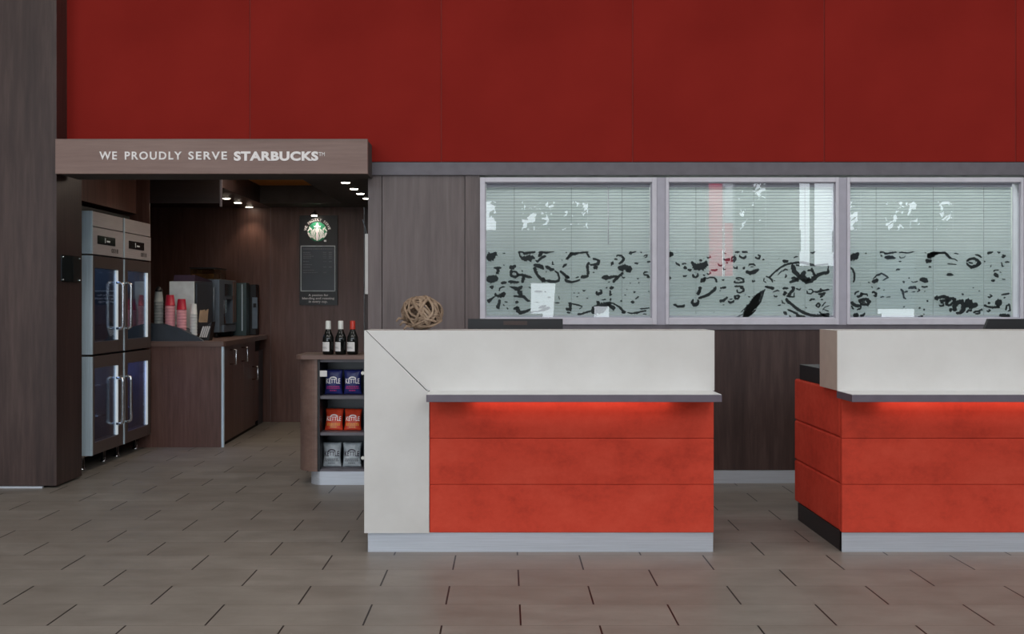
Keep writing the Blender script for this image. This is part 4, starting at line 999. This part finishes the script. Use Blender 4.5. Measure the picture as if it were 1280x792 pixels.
# header modules
for (a, b) in ((f0, fm-.004), (fm+.004, f1)):
    hd = mk('header_panel', boxes((FX-.079, FX, a, b, z02+.008, 1.822), bev=.003), 'steel', fr)
    mk('lid_panel', boxes((FX-.079, FX-.004, a, b, 1.830, z03), bev=.003), 'steel', hd)
    mk('edge_highlight', box(FX-.003, FX+.004, a, a+.022, z02+.008, z03), 'alu', hd)  # bright strip stands for the bevel highlight on the header edge
    mk('display', box(FX, FX+.004, a+.12, a+.50, 1.700, 1.765, bev=.001), 'black_gloss', hd)
    mk('display_digits', boxes((FX+.004, FX+.005, a+.27, a+.285, 1.715, 1.752), (FX+.004, FX+.005, a+.31, a+.38, 1.722, 1.735)), 'machine_grey', hd)
    g = fit_text('0018', 0, .15, 0, .035, 0, 1.1, .02, .001)
    for v in g.verts: v.co = Vector((FX+.0015+v.co.y*.3, a+.42+v.co.x, 1.645+v.co.z))
    mk('number_print', g, 'black', hd)
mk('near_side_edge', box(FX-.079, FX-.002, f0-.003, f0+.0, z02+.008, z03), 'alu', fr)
def fdoor(a, b, z0, z1, near_handle):
    ga, gb, gz0_, gz1_ = a+.07, b-.115 if near_handle else b-.08, z0+.09, z1-.09
    if not near_handle: ga = a+.10
    d_ = mk('door', boxes((FX-.075, FX, a, ga, z0, z1), (FX-.075, FX, gb, b, z0, z1), (FX-.075, FX, ga, gb, z0, gz0_), (FX-.075, FX, ga, gb, gz1_, z1), bev=.002), 'steel_brown', fr)
    mk('door_glass', box(FX-.012, FX-.008, ga-.001, gb+.001, gz0_-.001, gz1_+.001), 'glass_door', d_)
    mk('edge_highlight', box(FX-.002, FX+.004, a, a+.02, z0, z1), 'alu', d_)  # highlight along the door bevel, put in as a pale strip
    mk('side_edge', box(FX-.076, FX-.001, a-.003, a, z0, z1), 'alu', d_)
    mk('light_strip', box(FX-.014, FX+.001, gb-.035, gb-.004, gz0_+.005, gz1_-.005), 'white_emit', d_)
    zc = (z0+z1)/2 - .005
    hy = b-.15 if near_handle else a+.03
    r_ = .03; pts = [(FX-.002, hy, zc+.18), (FX+.03, hy, zc+.183), (FX+.048, hy, zc+.17), (FX+.05, hy, zc+.15), (FX+.05, hy, zc-.15), (FX+.048, hy, zc-.17), (FX+.03, hy, zc-.183), (FX-.002, hy, zc-.18)]
    mk('handle', tube(pts, .012, 10), 'chrome', d_)
for (z0, z1) in ((z00+.002, z01-.008), (z01+.008, z02-.004)):
    fdoor(f0, fm-.005, z0, z1, True); fdoor(fm+.005, f1, z0, z1, False)
for (z0) in (.36, .60, 1.08, 1.33):
    for (a, b) in ((f0+.045, fm-.025), (fm+.025, f1-.045)):
        bm = bm_new()
        for k in range(15): yk = a+(b-a)*k/14; add_tube(bm, [(bxk+.05, yk, z0), (FX-.13, yk, z0)], .0025, 5)
        add_tube(bm, [(FX-.13, a, z0), (FX-.13, b, z0)], .004, 6)
        mk('wire_shelf', bm, 'chrome', fr)
for y in (8.36, 8.80, 9.10, 9.56):
    for xx in (FX-.10, FX-.75):
        mk('leg', lathe([(.024, 0), (.026, .004), (.026, .012), (.019, .016), (.019, z00)], xx, y, 16), 'chrome', fr)
# bottles in the fridge
def carton(y, z0, mat, cap, h, label, r=.04, dx=.22):
    t = thing('drink_bottle', label, 'bottle', (FX-dx, y, z0), 'drink bottles in the fridge')
    mk('body', lathe([(r*.9, z0), (r, z0+.01), (r, z0+h*.7), (r*.5, z0+h*.85)], FX-dx, y, 18), mat, t)
    mk('cap', lathe([(r*.55, z0+h*.85), (r*.55, z0+h), (0, z0+h)], FX-dx, y, 14), cap, t)
carton(9.32, 1.084, 'cup_white', 'blue_plastic', .24, 'white bottle with blue cap behind the upper right glass door', .05, .2)
carton(9.48, 1.084, 'pink', 'cup_red', .22, 'pink bottle standing in for the cup reflection in the upper right glass door', .045, .2)  # bottle added in place of the cups mirrored in the glass
carton(9.22, .364, 'blue_plastic', 'cup_white', .22, 'blue bottle with white cap behind the lower right glass door', .05, .2)
carton(9.42, .364, 'blue_plastic', 'yellow', .20, 'blue bottle with yellow cap behind the lower right glass door', .05, .2)
carton(8.55, 1.084, 'blue_plastic', 'cup_grey', .20, 'blue bottle with grey cap behind the upper left glass door', .05, .22)
carton(8.60, .364, 'slate', 'cup_white', .22, 'grey bottle with white cap behind the lower left glass door', .05, .22)

# acrylic holder on the column's side
ah = thing('acrylic_holder', 'clear acrylic notice holder screwed to the column side left of the fridge', 'notice holder', (JX+.01, 7.78, Z(352, 7.64)))
hz0, hz1 = 1.245+28*7.62/1392, 1.245+62*7.62/1392
mk('clear_sheet', box(JX+.008, JX+.012, 7.62, 7.96, hz0, hz1), 'glass_clear', ah)
mk('back_sheet', box(JX-.001, JX+.003, 7.625, 7.955, hz0+.005, hz1-.005), 'charcoal', ah)
for y in (7.64, 7.94):
    for z in (hz0+.015, hz1-.015):
        mk('screw', tube([(JX+.0005, y, z), (JX+.016, y, z)], .006, 10), 'chrome', ah)

# ================================================================ LIGHT
def area(name, loc, rot, sx, sy, e, col=(1, 1, 1), spread=None):
    l = bpy.data.lights.new(name, 'AREA'); l.shape = 'RECTANGLE'; l.size = sx; l.size_y = sy; l.energy = e; l.color = col
    if spread: l.spread = spread
    o = bpy.data.objects.new(name, l); link(o); o.location = loc; o.rotation_euler = rot; return o
def spot(name, loc, e, ang=80, col=(1, .82, .62), rot=(0, 0, 0), blend=.6, size=.03):
    l = bpy.data.lights.new(name, 'SPOT'); l.energy = e; l.spot_size = math.radians(ang); l.spot_blend = blend; l.color = col; l.shadow_soft_size = size
    o = bpy.data.objects.new(name, l); link(o); o.location = loc; o.rotation_euler = rot; return o
w = bpy.data.worlds.new('sky'); sc.world = w; w.use_nodes = True
bg = w.node_tree.nodes['Background']; bg.inputs['Color'].default_value = (.86, .93, 1, 1); bg.inputs['Strength'].default_value = 4.6
p = area('facade_portal', (1.5, FY+.2, 3.05), (math.radians(90), 0, 0), 21, 6.1, 1); p.data.cycles.is_portal = True
# unseen fill lights added under the lobby ceiling to brighten the room
for (x, y) in ((-5, 0), (-1, 0), (3, 0), (7, 0), (-5, 4.2), (-1, 4.2), (3, 4.2), (7, 4.2)):
    area('lobby_fill_light', (x, y-1.2, 6.05), (math.radians(0), 0, 0), 1.8, 1.8, 60, (1, .96, .92))
for k, y in enumerate((9.33, 9.84, 10.27, 10.73)): spot('alcove_spot', (xr_, y, 2.25), 6)
for k, y in enumerate((9.95, 10.73, 11.19, 11.68)): spot('counter_spot', (xl_, y, 2.25), 5, 90)  # nearest one belongs to the added lamp behind the bulkhead
spot('logo_spot', (ax_, AY-.15, 2.16), 2.6, 110, (1, .9, .78), (math.radians(28), 0, 0))
for (tt, la, lb) in (d1, d2):
    area('ledge_glow', ((la+lb)/2, DY-.035, .768), (math.radians(35), 0, 0), abs(lb-la)*.7, .02, .36, (1, .6, .5))
area('fridge_led', (FX-.3, 9.32, .80), (0, 0, 0), .3, .4, 4, (.35, .4, 1))
area('fridge_led', (FX-.3, 9.32, 1.58), (0, 0, 0), .3, .4, 2.4, (.6, .75, 1))
area('fridge_led', (FX-.3, 8.6, 1.58), (0, 0, 0), .3, .4, 2, (.5, .65, 1))
area('fridge_led', (FX-.3, 8.6, .80), (0, 0, 0), .3, .4, 2, (.6, .7, 1))
area('office_fill_light', (2.6, 8.75, 2.75), (0, 0, 0), 6, .8, 120, (.95, 1, .98))  # unseen light added behind the blinds to brighten the slats
area('alcove_fill_light', (-2.08, 9.4, 2.44), (0, 0, 0), .6, 1.6, 9, (1, .84, .7))  # unseen fill light added to brighten the alcove

# ================================================================ CAMERA
cam = bpy.data.cameras.new('camera'); cam.sensor_width = 36; cam.lens = FPX*36/1280
cam.shift_x = (640-VX)/1280; cam.shift_y = -(396-VY)/1280; cam.clip_start = .05
co = bpy.data.objects.new('camera', cam); link(co); co.location = (0, 0, EYE); co.rotation_euler = (math.radians(90), 0, 0)
sc.camera = co
